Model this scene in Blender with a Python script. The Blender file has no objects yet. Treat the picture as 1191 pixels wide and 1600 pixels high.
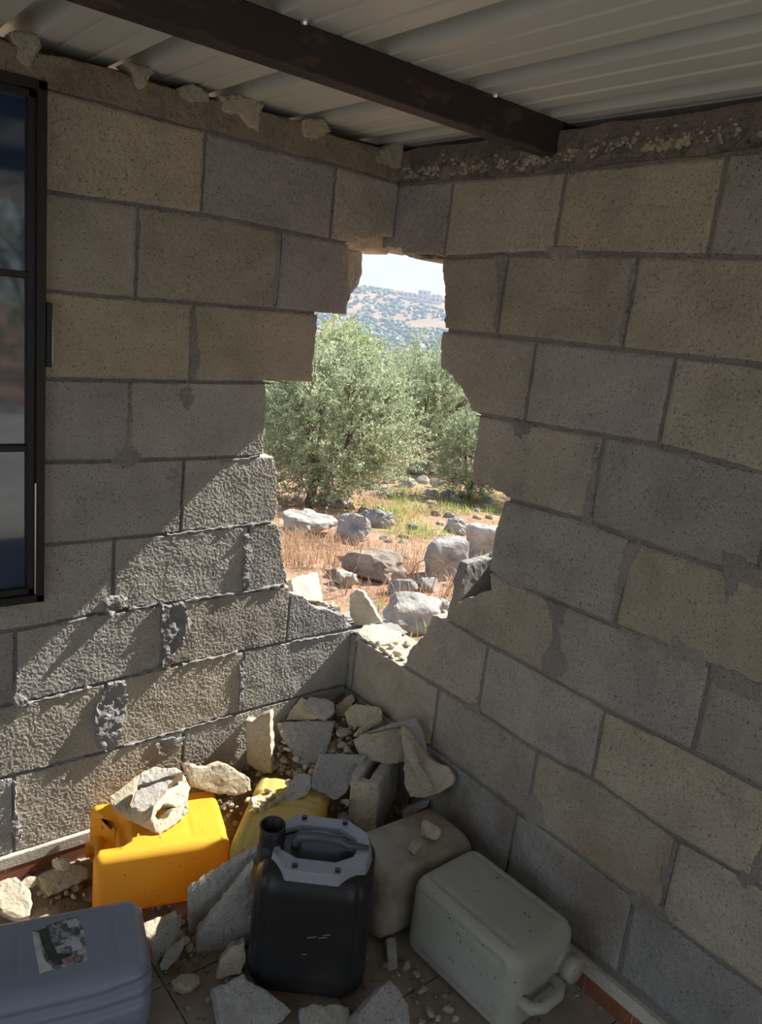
import bpy, bmesh, math, random
import numpy as np
from mathutils import Vector, Matrix, noise
from mathutils.geometry import delaunay_2d_cdt

random.seed(7)
rng = np.random.default_rng(7)
scene = bpy.context.scene
COL = scene.collection

# ------------------------------------------------------------------ camera
W, H, FPX = 1191.0, 1600.0, 1227.0
CAM = Vector((-1.5489, -1.9380, 1.4508))
CR = Vector((0.77965, -0.61663, 0.10914))      # right
CU = Vector((0.06632, 0.25460, 0.96477))       # up
CF = Vector((0.62269, 0.74495, -0.23940))      # forward
cam_d = bpy.data.cameras.new('camera')
cam = bpy.data.objects.new('camera', cam_d)
COL.objects.link(cam)
cam.matrix_world = Matrix(((CR.x, CU.x, -CF.x, CAM.x), (CR.y, CU.y, -CF.y, CAM.y), (CR.z, CU.z, -CF.z, CAM.z), (0, 0, 0, 1)))
cam_d.sensor_fit = 'HORIZONTAL'
cam_d.sensor_width = 36.0
cam_d.lens = 36.0 * FPX / W
cam_d.clip_start = 0.02
cam_d.clip_end = 3000
scene.camera = cam

# ------------------------------------------------------------------ sky, sun, exposure
SKY_STRENGTH = 1.0
SUN_STRENGTH = 10.5
SUN_DIR = Vector((-1.0, 0.12, -0.923)).normalized()   # direction the light travels
world = bpy.data.worlds.new('sky')
scene.world = world
world.use_nodes = True
wn, wl = world.node_tree.nodes, world.node_tree.links
wn.clear()
w_out = wn.new('ShaderNodeOutputWorld')
w_bg = wn.new('ShaderNodeBackground')
w_tc = wn.new('ShaderNodeTexCoord')
w_sep = wn.new('ShaderNodeSeparateXYZ')
w_rmp = wn.new('ShaderNodeValToRGB')
cr = w_rmp.color_ramp
cr.elements[0].position = 0.0
cr.elements[0].color = (0.80, 0.87, 0.95, 1)
cr.elements[1].position = 1.0
cr.elements[1].color = (0.30, 0.48, 0.80, 1)
e = cr.elements.new(0.25)
e.color = (0.62, 0.76, 0.93, 1)
wl.new(w_tc.outputs['Generated'], w_sep.inputs[0])
wl.new(w_sep.outputs['Z'], w_rmp.inputs['Fac'])
wl.new(w_rmp.outputs['Color'], w_bg.inputs['Color'])
w_bg.inputs['Strength'].default_value = SKY_STRENGTH
wl.new(w_bg.outputs[0], w_out.inputs['Surface'])

sun_d = bpy.data.lights.new('sun_offscreen', 'SUN')
sun_d.energy = SUN_STRENGTH
sun_d.angle = math.radians(0.53)
sun_d.color = (1.0, 0.95, 0.87)
sun = bpy.data.objects.new('sun_offscreen', sun_d)
COL.objects.link(sun)
sun.location = (6, -1, 7)
sun.rotation_euler = SUN_DIR.to_track_quat('-Z', 'Y').to_euler()

scene.view_settings.view_transform = 'Standard'
scene.view_settings.look = 'None'
scene.view_settings.gamma = 1.0
scene.view_settings.use_curve_mapping = False
scene.view_settings.exposure = 0.10

# ------------------------------------------------------------------ pixel helpers
def ray(px, py):
    return CF + CR * ((px - W / 2) / FPX) + CU * (-(py - H / 2) / FPX)
def on_plane(px, py, pt, n):
    d = ray(px, py)
    return CAM + d * ((Vector(pt) - CAM).dot(n) / d.dot(n))
def onL(px, py, y=0.0): return on_plane(px, py, (0, y, 0), Vector((0, 1, 0)))
def onR(px, py, x=0.0): return on_plane(px, py, (x, 0, 0), Vector((1, 0, 0)))
def onZ(px, py, z): return on_plane(px, py, (0, 0, z), Vector((0, 0, 1)))

# ------------------------------------------------------------------ scene helpers
def tag(o, label=None, cat=None, group=None, kind=None):
    if label: o['label'] = label
    if cat: o['category'] = cat
    if group: o['group'] = group
    if kind: o['kind'] = kind
    return o
def empty(name, loc=(0, 0, 0), rot=None):
    o = bpy.data.objects.new(name, None)
    COL.objects.link(o)
    o.empty_display_size = 0.05
    if rot is None: o.location = loc
    else: o.matrix_world = Matrix.Translation(Vector(loc)) @ rot.to_4x4()
    return o
def link(name, me, mat=None, parent=None):
    o = bpy.data.objects.new(name, me)
    COL.objects.link(o)
    if mat is not None and len(me.materials) == 0: me.materials.append(mat)
    if parent is not None: o.parent = parent
    return o
def mesh(name, verts, faces, smooth=False):
    me = bpy.data.meshes.new(name)
    me.from_pydata([tuple(v) for v in verts], [], [tuple(f) for f in faces])
    if smooth: me.polygons.foreach_set('use_smooth', [True] * len(me.polygons))
    me.update()
    return me
class MB:
    def __init__(s): s.v = []; s.f = []
    def add(s, vs, fs):
        b = len(s.v); s.v += [tuple(v) for v in vs]; s.f += [tuple(i + b for i in f) for f in fs]
    def box(s, a, b):
        x0, y0, z0 = a; x1, y1, z1 = b
        s.add([(x0,y0,z0),(x1,y0,z0),(x1,y1,z0),(x0,y1,z0),(x0,y0,z1),(x1,y0,z1),(x1,y1,z1),(x0,y1,z1)],
              [(0,3,2,1),(4,5,6,7),(0,1,5,4),(1,2,6,5),(2,3,7,6),(3,0,4,7)])
    def tube(s, pts, rad, n=10, caps=True, flat=None):
        pts = [Vector(p) for p in pts]
        rads = rad if isinstance(rad, (list, tuple)) else [rad] * len(pts)
        ref = None; rings = []
        for i, p in enumerate(pts):
            t = (pts[min(i + 1, len(pts) - 1)] - pts[max(i - 1, 0)]).normalized()
            if ref is None: ref = t.orthogonal().normalized() if flat is None else Vector(flat)
            a = (ref - t * ref.dot(t)).normalized(); ref = a
            b = t.cross(a)
            rings.append([p + (a * math.cos(k * math.tau / n) + b * math.sin(k * math.tau / n)) * rads[i] for k in range(n)])
        vs = [v for r in rings for v in r]; fs = []
        for i in range(len(pts) - 1):
            for k in range(n):
                fs.append((i*n+k, i*n+(k+1)%n, (i+1)*n+(k+1)%n, (i+1)*n+k))
        if caps:
            fs.append(tuple(reversed(range(n)))); fs.append(tuple((len(pts)-1)*n + k for k in range(n)))
        s.add(vs, fs)
    def lathe(s, prof, n=24, cx=0, cy=0):
        vs = []; fs = []
        for r, z in prof:
            for k in range(n):
                a = k * math.tau / n
                vs.append((cx + r*math.cos(a), cy + r*math.sin(a), z))
        for i in range(len(prof)-1):
            for k in range(n):
                fs.append((i*n+k, i*n+(k+1)%n, (i+1)*n+(k+1)%n, (i+1)*n+k))
        s.add(vs, fs)
    def me(s, name='m', smooth=False): return mesh(name, s.v, s.f, smooth)
    def obj(s, name, mat, parent=None, smooth=False, bevel=0):
        o = link(name, s.me(name, smooth), mat, parent)
        if bevel:
            m = o.modifiers.new('bevel', 'BEVEL'); m.width = bevel; m.segments = 2; m.limit_method = 'ANGLE'
        return o

# ------------------------------------------------------------------ materials
class NT:
    def __init__(s, name):
        s.m = bpy.data.materials.new(name); s.m.use_nodes = True
        s.n = s.m.node_tree.nodes; s.l = s.m.node_tree.links
        s.n.clear()
        s.out = s.n.new('ShaderNodeOutputMaterial')
        s.b = s.n.new('ShaderNodeBsdfPrincipled')
        s.l.new(s.b.outputs[0], s.out.inputs['Surface'])
        s.tc = s.n.new('ShaderNodeTexCoord')
    def noise(s, scale, detail=4, rough=0.6, co='Object', stretch=None):
        t = s.n.new('ShaderNodeTexNoise'); t.inputs['Scale'].default_value = scale
        t.inputs['Detail'].default_value = detail; t.inputs['Roughness'].default_value = rough
        src = s.tc.outputs[co]
        if stretch:
            mp = s.n.new('ShaderNodeMapping'); mp.inputs['Scale'].default_value = stretch
            s.l.new(src, mp.inputs[0]); src = mp.outputs[0]
        s.l.new(src, t.inputs['Vector']); return t.outputs['Fac']
    def vor(s, scale, co='Object'):
        t = s.n.new('ShaderNodeTexVoronoi'); t.inputs['Scale'].default_value = scale
        s.l.new(s.tc.outputs[co], t.inputs['Vector']); return t.outputs['Distance']
    def ramp(s, fac, stops):
        r = s.n.new('ShaderNodeValToRGB'); c = r.color_ramp
        while len(c.elements) < len(stops): c.elements.new(0.5)
        for el, (p, col) in zip(c.elements, stops):
            el.position = p; el.color = tuple(col) + (1,) if len(col) == 3 else col
        s.l.new(fac, r.inputs['Fac']); return r.outputs['Color']
    def mix(s, fac, a, b, mode='MIX'):
        x = s.n.new('ShaderNodeMix'); x.data_type = 'RGBA'; x.blend_type = mode
        for inp, v in ((x.inputs['Factor'], fac), (x.inputs['A'], a), (x.inputs['B'], b)):
            if isinstance(v, (int, float)): inp.default_value = v
            elif isinstance(v, (tuple, list)): inp.default_value = tuple(v) + (1,) if len(v) == 3 else v
            else: s.l.new(v, inp)
        return x.outputs['Result']
    def math(s, op, a, b=None):
        x = s.n.new('ShaderNodeMath'); x.operation = op
        for i, v in enumerate((a, b)):
            if v is None: continue
            if isinstance(v, (int, float)): x.inputs[i].default_value = v
            else: s.l.new(v, x.inputs[i])
        return x.outputs[0]
    def rnd(s, which='Random'):
        x = s.n.new('ShaderNodeObjectInfo'); return x.outputs[which]
    def island(s):
        x = s.n.new('ShaderNodeNewGeometry'); return x.outputs['Random Per Island']
    def bump(s, h, strength, dist):
        x = s.n.new('ShaderNodeBump'); x.inputs['Strength'].default_value = strength
        x.inputs['Distance'].default_value = dist
        s.l.new(h, x.inputs['Height']); s.l.new(x.outputs[0], s.b.inputs['Normal']); return x.outputs[0]
    def set(s, col=None, rough=0.8, spec=0.3, metal=0.0):
        if col is not None:
            if isinstance(col, (tuple, list)): s.b.inputs['Base Color'].default_value = tuple(col) + (1,)
            else: s.l.new(col, s.b.inputs['Base Color'])
        if isinstance(rough, (int, float)): s.b.inputs['Roughness'].default_value = rough
        else: s.l.new(rough, s.b.inputs['Roughness'])
        s.b.inputs['Specular IOR Level'].default_value = spec
        s.b.inputs['Metallic'].default_value = metal
        return s.m

def concrete(name, c, pits=0.5, var=0.25, bumpd=0.0022, stain=None):
    t = NT(name)
    c = np.array(c)
    n1 = t.noise(7, 5, 0.65)
    col = t.ramp(n1, [(0.25, c*(1-var)), (0.5, c), (0.78, np.minimum(c*(1+var*0.8), 1))])
    g = t.noise(260, 3, 0.7)
    col = t.mix(0.45, col, t.ramp(g, [(0.30, (0.25,)*3), (0.55, (0.62,)*3), (0.75, (0.85,)*3)]), 'OVERLAY')
    v = t.noise(150, 2, 0.5)
    pit = t.ramp(v, [(0.30, (1,)*3), (0.36, (0,)*3)])
    col = t.mix(t.math('MULTIPLY', pit, pits), col, tuple(c*0.28))
    # each piece slightly its own shade
    r = t.rnd()
    col = t.mix(1.0, col, t.ramp(r, [(0.0, (0.86, 0.86, 0.88)), (1.0, (1.12, 1.10, 1.05))]), 'MULTIPLY')
    if stain:
        s2 = t.noise(3.1, 3, 0.55)
        col = t.mix(t.ramp(s2, [(0.52, (0,)*3), (0.68, (0.75,)*3)]), col, stain)
    m = t.set(col, 0.95, 0.12)
    hgt = t.math('ADD', t.math('MULTIPLY', g, 0.6), t.math('SUBTRACT', 0.0, t.math('MULTIPLY', pit, 0.9)))
    hgt = t.math('ADD', hgt, t.math('MULTIPLY', t.noise(90, 3), 0.9))
    t.bump(hgt, 0.9, bumpd)
    return m

M = {}
M['block_grey'] = concrete('block_grey', (0.335, 0.322, 0.300))
M['block_tan'] = concrete('block_tan', (0.368, 0.335, 0.268))
M['block_warm'] = concrete('block_warm', (0.36, 0.333, 0.286))
M['block_dirty'] = concrete('block_dirty', (0.32, 0.31, 0.295), stain=(0.22, 0.18, 0.145))
M['block_rust'] = concrete('block_rust', (0.365, 0.332, 0.268), stain=(0.33, 0.25, 0.17))
M['block_stained'] = concrete('block_stained', (0.32, 0.31, 0.295), stain=(0.23, 0.135, 0.095))
M['break_cream'] = concrete('break_cream', (0.55, 0.49, 0.38), pits=0.25)
M['debris_grey'] = concrete('debris_grey', (0.42, 0.40, 0.37), pits=0.35)
M['debris_cream'] = concrete('debris_cream', (0.52, 0.46, 0.35), pits=0.25)
M['mortar'] = concrete('mortar', (0.215, 0.205, 0.19), pits=0.4, bumpd=0.004)
M['smear'] = concrete('smear', (0.265, 0.25, 0.228), pits=0.2, bumpd=0.002)
M['blob'] = concrete('blob', (0.27, 0.265, 0.26), pits=0.2, bumpd=0.004)
M['ring'] = concrete('ring', (0.22, 0.19, 0.155), pits=0.3, var=0.35, bumpd=0.005)
M['cement_pale'] = concrete('cement_pale', (0.40, 0.37, 0.29), pits=0.1, bumpd=0.004)
M['strip'] = concrete('strip', (0.52, 0.48, 0.42), pits=0.2)

def simple(name, col, rough=0.6, spec=0.4, var=0.12, scale=12, bumpd=0.0, metal=0.0):
    t = NT(name); c = np.array(col)
    k = t.ramp(t.noise(scale, 5, 0.65), [(0.3, c*(1-var)), (0.7, np.minimum(c*(1+var), 1))])
    m = t.set(k, rough, spec, metal)
    if bumpd: t.bump(t.noise(scale*6, 4), 0.6, bumpd)
    return m
# corrugated roof, painted off-white
M['roof'] = simple('roof_paint', (0.60, 0.61, 0.55), 0.40, 0.45, 0.06, 3)
# brown steel with rust at the edges
t = NT('beam_steel')
k = t.mix(t.ramp(t.noise(26, 5, 0.7, stretch=(0.4, 1, 1)), [(0.55, (0,)*3), (0.72, (0.8,)*3)]), (0.036, 0.027, 0.023), (0.15, 0.08, 0.045))
M['beam'] = t.set(k, 0.62, 0.35); t.bump(t.noise(60, 4), 0.4, 0.002)
M['frame_black'] = simple('frame_black', (0.012, 0.012, 0.013), 0.45, 0.4, 0.2, 8)
t = NT('dark_glass')
M['glass'] = t.set(t.ramp(t.noise(2.5, 3), [(0.3, (0.012, 0.028, 0.055)), (0.7, (0.03, 0.06, 0.12))]), 0.05, 0.9)
t.b.inputs['Coat Weight'].default_value = 0.6; t.b.inputs['Coat Roughness'].default_value = 0.03
t = NT('chrome'); M['chrome'] = t.set((0.6, 0.6, 0.58), 0.3, 0.5, 1.0)
M['skirt'] = simple('skirting_red', (0.27, 0.105, 0.06), 0.5, 0.4, 0.3, 20)
t = NT('floor_tile')
k = t.ramp(t.noise(2.2, 4, 0.6, 'Generated'), [(0.3, (0.27, 0.215, 0.165)), (0.7, (0.36, 0.30, 0.235))])
k = t.mix(t.ramp(t.noise(55, 3, 0.6), [(0.6, (0,)*3), (0.7, (0.75,)*3)]), k, (0.10, 0.08, 0.065))
M['floor_tile'] = t.set(k, 0.8, 0.25); t.bump(t.noise(80, 3), 0.4, 0.001)
M['bounce_slab'] = simple('bounce_cement', (0.34, 0.32, 0.29), 0.9, 0.1, 0.2, 3)
M['dirt'] = simple('dirt', (0.21, 0.155, 0.11), 0.95, 0.1, 0.45, 14, 0.006)
M['dust'] = concrete('dust', (0.36, 0.31, 0.24), pits=0.3, var=0.4, bumpd=0.006)
M['grout'] = simple('grout', (0.05, 0.045, 0.04), 0.9, 0.1)

def plastic(name, col, trans=0.0, rough=0.4, dirt=(0.45, 0.38, 0.28), dirt_amt=0.3, dirt_lo=0.55, bumpd=0.0, specks=False):
    t = NT(name); c = np.array(col)
    k = t.ramp(t.noise(6, 4), [(0.3, c*0.9), (0.7, np.minimum(c*1.06, 1))])
    k = t.mix(t.math('MULTIPLY', t.ramp(t.noise(5, 6, 0.7), [(dirt_lo, (0,)*3), (dirt_lo+0.2, (1,)*3)]), dirt_amt), k, dirt)
    if specks:
        k = t.mix(t.ramp(t.noise(75, 1, 0.4), [(0.73, (0,)*3), (0.76, (0.8,)*3)]), k, (0.12, 0.09, 0.05))
    m = t.set(k, rough, 0.45)
    if trans:
        tr = t.n.new('ShaderNodeBsdfTranslucent'); t.l.new(k, tr.inputs['Color'])
        mx = t.n.new('ShaderNodeMixShader'); mx.inputs[0].default_value = trans
        t.l.new(t.b.outputs[0], mx.inputs[1]); t.l.new(tr.outputs[0], mx.inputs[2])
        t.l.new(mx.outputs[0], t.out.inputs['Surface'])
    if bumpd: t.bump(t.noise(40, 3), 0.3, bumpd)
    return m
M['yellow'] = plastic('yellow_plastic', (0.95, 0.53, 0.05), 0.32, 0.42, dirt=(0.8, 0.5, 0.2), dirt_amt=0.25, specks=True)
M['pale'] = plastic('pale_yellow_plastic', (0.86, 0.70, 0.22), 0.38, 0.45, dirt=(0.6, 0.5, 0.35), dirt_amt=0.5, dirt_lo=0.5, specks=True)
M['black'] = plastic('black_plastic', (0.020, 0.020, 0.021), 0.0, 0.42, dirt=(0.10, 0.09, 0.08), dirt_amt=0.35, dirt_lo=0.5)
M['grey_top'] = plastic('dusty_grey_plastic', (0.34, 0.35, 0.40), 0.0, 0.42, dirt=(0.33, 0.31, 0.29), dirt_amt=0.5, dirt_lo=0.45)
M['slate'] = plastic('slate_plastic', (0.25, 0.275, 0.345), 0.0, 0.33, dirt=(0.2, 0.2, 0.22), dirt_amt=0.35)
M['handle_dark'] = plastic('dark_handle_plastic', (0.10, 0.105, 0.12), 0.0, 0.4, dirt=(0.25, 0.24, 0.22), dirt_amt=0.4)
M['white'] = plastic('cloudy_white_plastic', (0.52, 0.51, 0.44), 0.25, 0.42, dirt=(0.35, 0.30, 0.2), dirt_amt=0.4, specks=True)
M['white_dirty'] = plastic('dirty_white_plastic', (0.46, 0.42, 0.33), 0.15, 0.55, dirt=(0.22, 0.17, 0.12), dirt_amt=0.7, dirt_lo=0.4)
# printed label, worn: blotches of grey print, pale paper and dark picture
t = NT('worn_label')
k = t.ramp(t.noise(5.5, 5, 0.7, 'Generated'), [(0.34, (0.05, 0.055, 0.05)), (0.46, (0.13, 0.14, 0.14)), (0.55, (0.32, 0.33, 0.36)), (0.68, (0.62, 0.60, 0.60))])
k = t.mix(t.ramp(t.noise(38, 2, 0.5), [(0.60, (0,)*3), (0.64, (0.8,)*3)]), k, (0.55, 0.52, 0.52))
M['label'] = t.set(k, 0.6, 0.3)
M['label_paper'] = simple('label_paper', (0.55, 0.53, 0.55), 0.7, 0.2, 0.25, 30)
M['label_red'] = simple('label_red', (0.42, 0.20, 0.22), 0.7, 0.2, 0.3, 60)
M['label_dark'] = simple('label_dark', (0.05, 0.055, 0.045), 0.6, 0.3, 0.5, 40)
# outdoors
t = NT('red_soil')
k = t.ramp(t.noise(0.9, 6, 0.65), [(0.3, (0.33, 0.185, 0.115)), (0.5, (0.44, 0.265, 0.17)), (0.72, (0.54, 0.40, 0.29))])
k = t.mix(t.ramp(t.noise(9, 4, 0.7), [(0.55, (0,)*3), (0.75, (0.7,)*3)]), k, (0.66, 0.58, 0.47))
M['soil'] = t.set(k, 1.0, 0.05); t.bump(t.noise(14, 6, 0.7), 0.9, 0.05)
t = NT('hill_soil')
k = t.ramp(t.noise(0.02, 8, 0.65), [(0.3, (0.27, 0.19, 0.14)), (0.55, (0.35, 0.25, 0.18)), (0.75, (0.42, 0.33, 0.26))])
M['hill'] = t.set(k, 1.0, 0.05)
def limestone(name, c):
    t = NT(name); c = np.array(c)
    k = t.ramp(t.noise(6, 7, 0.7), [(0.28, c*0.35), (0.45, c*0.8), (0.7, np.minimum(c*1.2, 1))])
    m = t.set(k, 0.95, 0.1); t.bump(t.noise(18, 6, 0.7), 0.9, 0.03); return m
M['rock'] = limestone('limestone', (0.52, 0.48, 0.42))
M['rock_grey'] = limestone('limestone_grey', (0.40, 0.385, 0.36))
M['rock_brown'] = limestone('limestone_brown', (0.40, 0.32, 0.26))
def leafmat(name, a, b, trans=0.35):
    t = NT(name)
    k = t.ramp(t.island(), [(0.0, a), (0.6, tuple((np.array(a)+np.array(b))/2)), (1.0, b)])
    m = t.set(k, 0.55, 0.3)
    tr = t.n.new('ShaderNodeBsdfTranslucent'); t.l.new(k, tr.inputs['Color'])
    mx = t.n.new('ShaderNodeMixShader'); mx.inputs[0].default_value = trans
    t.l.new(t.b.outputs[0], mx.inputs[1]); t.l.new(tr.outputs[0], mx.inputs[2])
    t.l.new(mx.outputs[0], t.out.inputs['Surface'])
    return m
M['olive'] = leafmat('olive_leaves', (0.24, 0.31, 0.15), (0.62, 0.66, 0.48), 0.45)
M['olive_pale'] = leafmat('pale_leaves', (0.33, 0.40, 0.17), (0.62, 0.66, 0.40), 0.45)
M['shrub_dark'] = leafmat('dark_leaves', (0.13, 0.18, 0.10), (0.30, 0.36, 0.22), 0.4)
M['drygrass'] = leafmat('dry_grass', (0.36, 0.20, 0.11), (0.68, 0.50, 0.32), 0.3)
M['greengrass'] = leafmat('green_weeds', (0.22, 0.32, 0.07), (0.55, 0.58, 0.22), 0.4)
M['farshrub'] = leafmat('far_shrubs', (0.09, 0.12, 0.075), (0.17, 0.20, 0.12), 0.0)
M['bark'] = simple('bark', (0.20, 0.155, 0.12), 0.95, 0.1, 0.35, 20, 0.01)
M['house'] = simple('house_plaster', (0.62, 0.56, 0.50), 0.9, 0.1)
M['house_dark'] = simple('house_window', (0.10, 0.10, 0.12), 0.4, 0.4)

# ------------------------------------------------------------------ geometry tools
def subdiv_poly(pts, step, jit):
    out = []
    n = len(pts)
    for i in range(n):
        a = Vector(pts[i][:2]); b = Vector(pts[(i+1) % n][:2])
        k = max(1, int(round((b-a).length/step)))
        nrm = Vector((-(b-a).y, (b-a).x)); nrm = nrm.normalized() if nrm.length > 0 else nrm
        for j in range(k):
            p = a.lerp(b, j/k)
            if j: p = p + nrm*random.uniform(-jit, jit)
            out.append((p.x, p.y))
    return out

def plate(outer, holes, spacing, to3, thick, relief=0.0012, edge=0.003, lumps=0.0, seed=0, backj=0.0, mid=False):
    """solid of polygon (outer minus holes, 2D) extruded 'thick' along depth; to3(u,v,depth) -> xyz"""
    def ccw(poly):
        ar = sum(poly[i-1][0]*poly[i][1]-poly[i][0]*poly[i-1][1] for i in range(len(poly)))
        return list(poly) if ar > 0 else list(poly)[::-1]
    outer = ccw(outer); holes = [ccw(h_) for h_ in holes]
    vs = [Vector(p) for p in outer]; faces = [list(range(len(outer)))]
    for hpoly in holes:
        b = len(vs); vs += [Vector(p) for p in hpoly]; faces.append(list(range(b, b+len(hpoly))))
    us = [p[0] for p in outer]; ws = [p[1] for p in outer]
    u0, u1, w0, w1 = min(us), max(us), min(ws), max(ws)
    if spacing:
        m = spacing*0.75
        nu = max(1, int((u1-u0-2*m)/spacing)); nw = max(1, int((w1-w0-2*m)/spacing))
        for i in range(nu+1):
            for j in range(nw+1):
                vs.append(Vector((u0+m+(u1-u0-2*m)*i/nu + random.uniform(-.3, .3)*spacing, w0+m+(w1-w0-2*m)*j/nw + random.uniform(-.3, .3)*spacing)))
    V, E_, Fc, ov, oe, of = delaunay_2d_cdt(vs, [], faces, 0, 1e-6)
    keep = [list(f) for f, o in zip(Fc, of) if 0 in o and not any(k in o for k in range(1, len(faces)))]
    if not keep: return None
    used = sorted({i for f in keep for i in f}); remap = {i: k for k, i in enumerate(used)}
    P = [V[i] for i in used]; keep = [[remap[i] for i in f] for f in keep]
    # orientation: ccw in uv
    kk = []
    for f in keep:
        a, b, c = (P[i] for i in f)
        ar = (b-a).cross(c-a)
        if abs(ar) < 1e-12: continue
        kk.append(f if ar > 0 else f[::-1])
    keep = kk
    cnt = {}
    for f in keep:
        for i in range(3):
            cnt[(f[i], f[(i+1) % 3])] = 1
    bnd = [(a, b) for (a, b) in cnt if (b, a) not in cnt]
    isb = {i for e2 in bnd for i in e2}
    n = len(P); verts = []
    for i, q in enumerate(P):
        d = edge if i in isb else -random.uniform(0, relief) + relief*0.5
        if lumps: d += lumps*noise.noise(Vector((q.x*18+seed, q.y*18, seed*1.7)))
        verts.append(to3(q.x, q.y, d))
    for i, q in enumerate(P):
        d = thick + (random.uniform(-backj, backj) if i in isb else 0) + lumps*noise.noise(Vector((q.x*15+seed, q.y*15, seed*2.7+9)))
        verts.append(to3(q.x, q.y, d))
    fs = list(keep) + [[i+n for i in reversed(f)] for f in keep]
    if mid:
        ids = {}
        cx = sum(P[i].x for i in isb)/len(isb); cy = sum(P[i].y for i in isb)/len(isb)
        for i in isb:
            ids[i] = len(verts); q = P[i]; k = 1 + random.uniform(-0.01, 0.035)
            verts.append(to3(cx+(q.x-cx)*k, cy+(q.y-cy)*k, thick*random.uniform(0.3, 0.6)))
        for a, b in bnd: fs += [[b, a, ids[a], ids[b]], [ids[b], ids[a], a+n, b+n]]
    else:
        fs += [[b, a, a+n, b+n] for a, b in bnd]
    return verts, fs

def slab_data(pix, anchor, nrm, thick, spacing=0.011, relief=0.0025, lumps=0.004, jit=0.002, tv=None, edge=0.002):
    """traced face of a broken piece: pixels put on the plane through anchor with normal nrm, given real thickness"""
    nrm = Vector(nrm).normalized(); anchor = Vector(anchor)
    if nrm.dot(CAM-anchor) < 0: nrm = -nrm
    a = nrm.cross(Vector((0, 0, 1)));
    if a.length < 0.1: a = Vector((1, 0, 0))
    a = (a - nrm*a.dot(nrm)).normalized(); b = nrm.cross(a)
    uv = []
    for (x, y) in pix:
        p = on_plane(x, y, anchor, nrm)-anchor
        uv.append((p.dot(a), p.dot(b)))
    area = sum(uv[i][0]*uv[(i+1) % len(uv)][1]-uv[(i+1) % len(uv)][0]*uv[i][1] for i in range(len(uv)))
    if area < 0: uv = uv[::-1]
    uv = subdiv_poly(uv, 0.012, jit)
    tdir = -nrm if tv is None else Vector(tv).normalized()
    sd = random.uniform(0, 99)
    def to3(u, v, d): return anchor + a*u + b*v + tdir*d
    return plate(uv, [], spacing, to3, thick, relief=relief, edge=edge, lumps=lumps, seed=sd, backj=0.004, mid=True)

def make_piece(name, datas, mat, label, cat='rubble', group=None, parent=None, inside=True, mats=None, zmin_=None):
    mb = MB(); mi = []
    for k, d in enumerate(datas):
        mb.add(*d); mi += [0 if mats is None else mats[k]]*len(d[1])
    if inside:      # keep clear of the walls: come towards the viewer as far as needed
        ov = max(max(v[0] for v in mb.v), max(v[1] for v in mb.v))+0.005
        if ov > 0:
            dc_ = (CAM-sum((Vector(v) for v in mb.v), Vector())/len(mb.v)).normalized()
            sh = dc_*min(0.07, ov/min(abs(dc_.x), abs(dc_.y)))
            mb.v = [tuple(Vector(v)+sh) for v in mb.v]
    if inside: mb.v = [(min(v[0], -0.004), min(v[1], -0.004), max(v[2], FLOOR)) for v in mb.v]
    if zmin_ is not None: mb.v = [(v[0], v[1], max(v[2], zmin_)) for v in mb.v]
    c = Vector((0, 0, 0)); zmin = min(v[2] for v in mb.v)
    for v in mb.v: c += Vector(v)
    c /= len(mb.v); c.z = zmin
    mb.v = [tuple(Vector(v)-c) for v in mb.v]
    me = mb.me(name)
    for m_ in (mat if isinstance(mat, (list, tuple)) else [mat]): me.materials.append(m_)
    if mats is not None: me.polygons.foreach_set('material_index', mi)
    o = link(name, me, None, parent); o.location = c
    if label: tag(o, label, cat, group)
    return o

_ico = {}
def ico(sub):
    if sub not in _ico:
        bm = bmesh.new(); bmesh.ops.create_icosphere(bm, subdivisions=sub, radius=1)
        bm.verts.ensure_lookup_table()
        _ico[sub] = (np.array([v.co[:] for v in bm.verts]), [[v.index for v in f.verts] for f in bm.faces]); bm.free()
    return _ico[sub]
def stone_mesh(size, sub=3, planes=9, rough=0.06, cut=(0.62, 0.95), seed=None, boxy=0):
    r = np.random.default_rng(seed if seed is not None else random.randrange(10**6))
    v, f = ico(sub); v = v.copy()
    ns = r.normal(size=(planes, 3)); ns /= np.linalg.norm(ns, axis=1)[:, None]
    ds = r.uniform(cut[0], cut[1], planes)
    dots = v @ ns.T
    sc = np.where(dots > 1e-3, ds/np.maximum(dots, 1e-3), 9).min(axis=1); sc = np.minimum(sc, 1.0)
    v = v*sc[:, None]
    if boxy: v = v*0.8/((np.abs(ico(sub)[0])**boxy).sum(axis=1)**(1/boxy))[:, None]
    if rough:
        off = r.uniform(0, 99)
        nn = np.array([noise.fractal(Vector((p[0]*2.2+off, p[1]*2.2, p[2]*2.2)), 0.9, 2.0, 4) for p in v])
        v = v*(1+rough*nn)[:, None]
    v = v*np.array(size)
    return v, f
def stone(name, loc, size, mat, label=None, cat='stone', group=None, rotz=None, sub=3, planes=9, rough=0.06, sink=0.12, parent=None, tilt=0.0, cut=(0.62, 0.95), kind=None):
    v, f = stone_mesh(size, sub, planes, rough, cut)
    rz = random.uniform(0, 6.28) if rotz is None else rotz
    R = np.array((Matrix.Rotation(rz, 3, 'Z') @ Matrix.Rotation(tilt, 3, 'X')))
    v = v @ R.T
    z0 = v[:, 2].min(); v[:, 2] -= z0*(1-sink)
    o = link(name, mesh(name, v.tolist(), f), mat, parent); o.location = loc
    tag(o, label, cat, group, kind)
    return o

# ================================================================== SHED WALLS
THK = 0.18
FLOOR = -0.12
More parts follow.
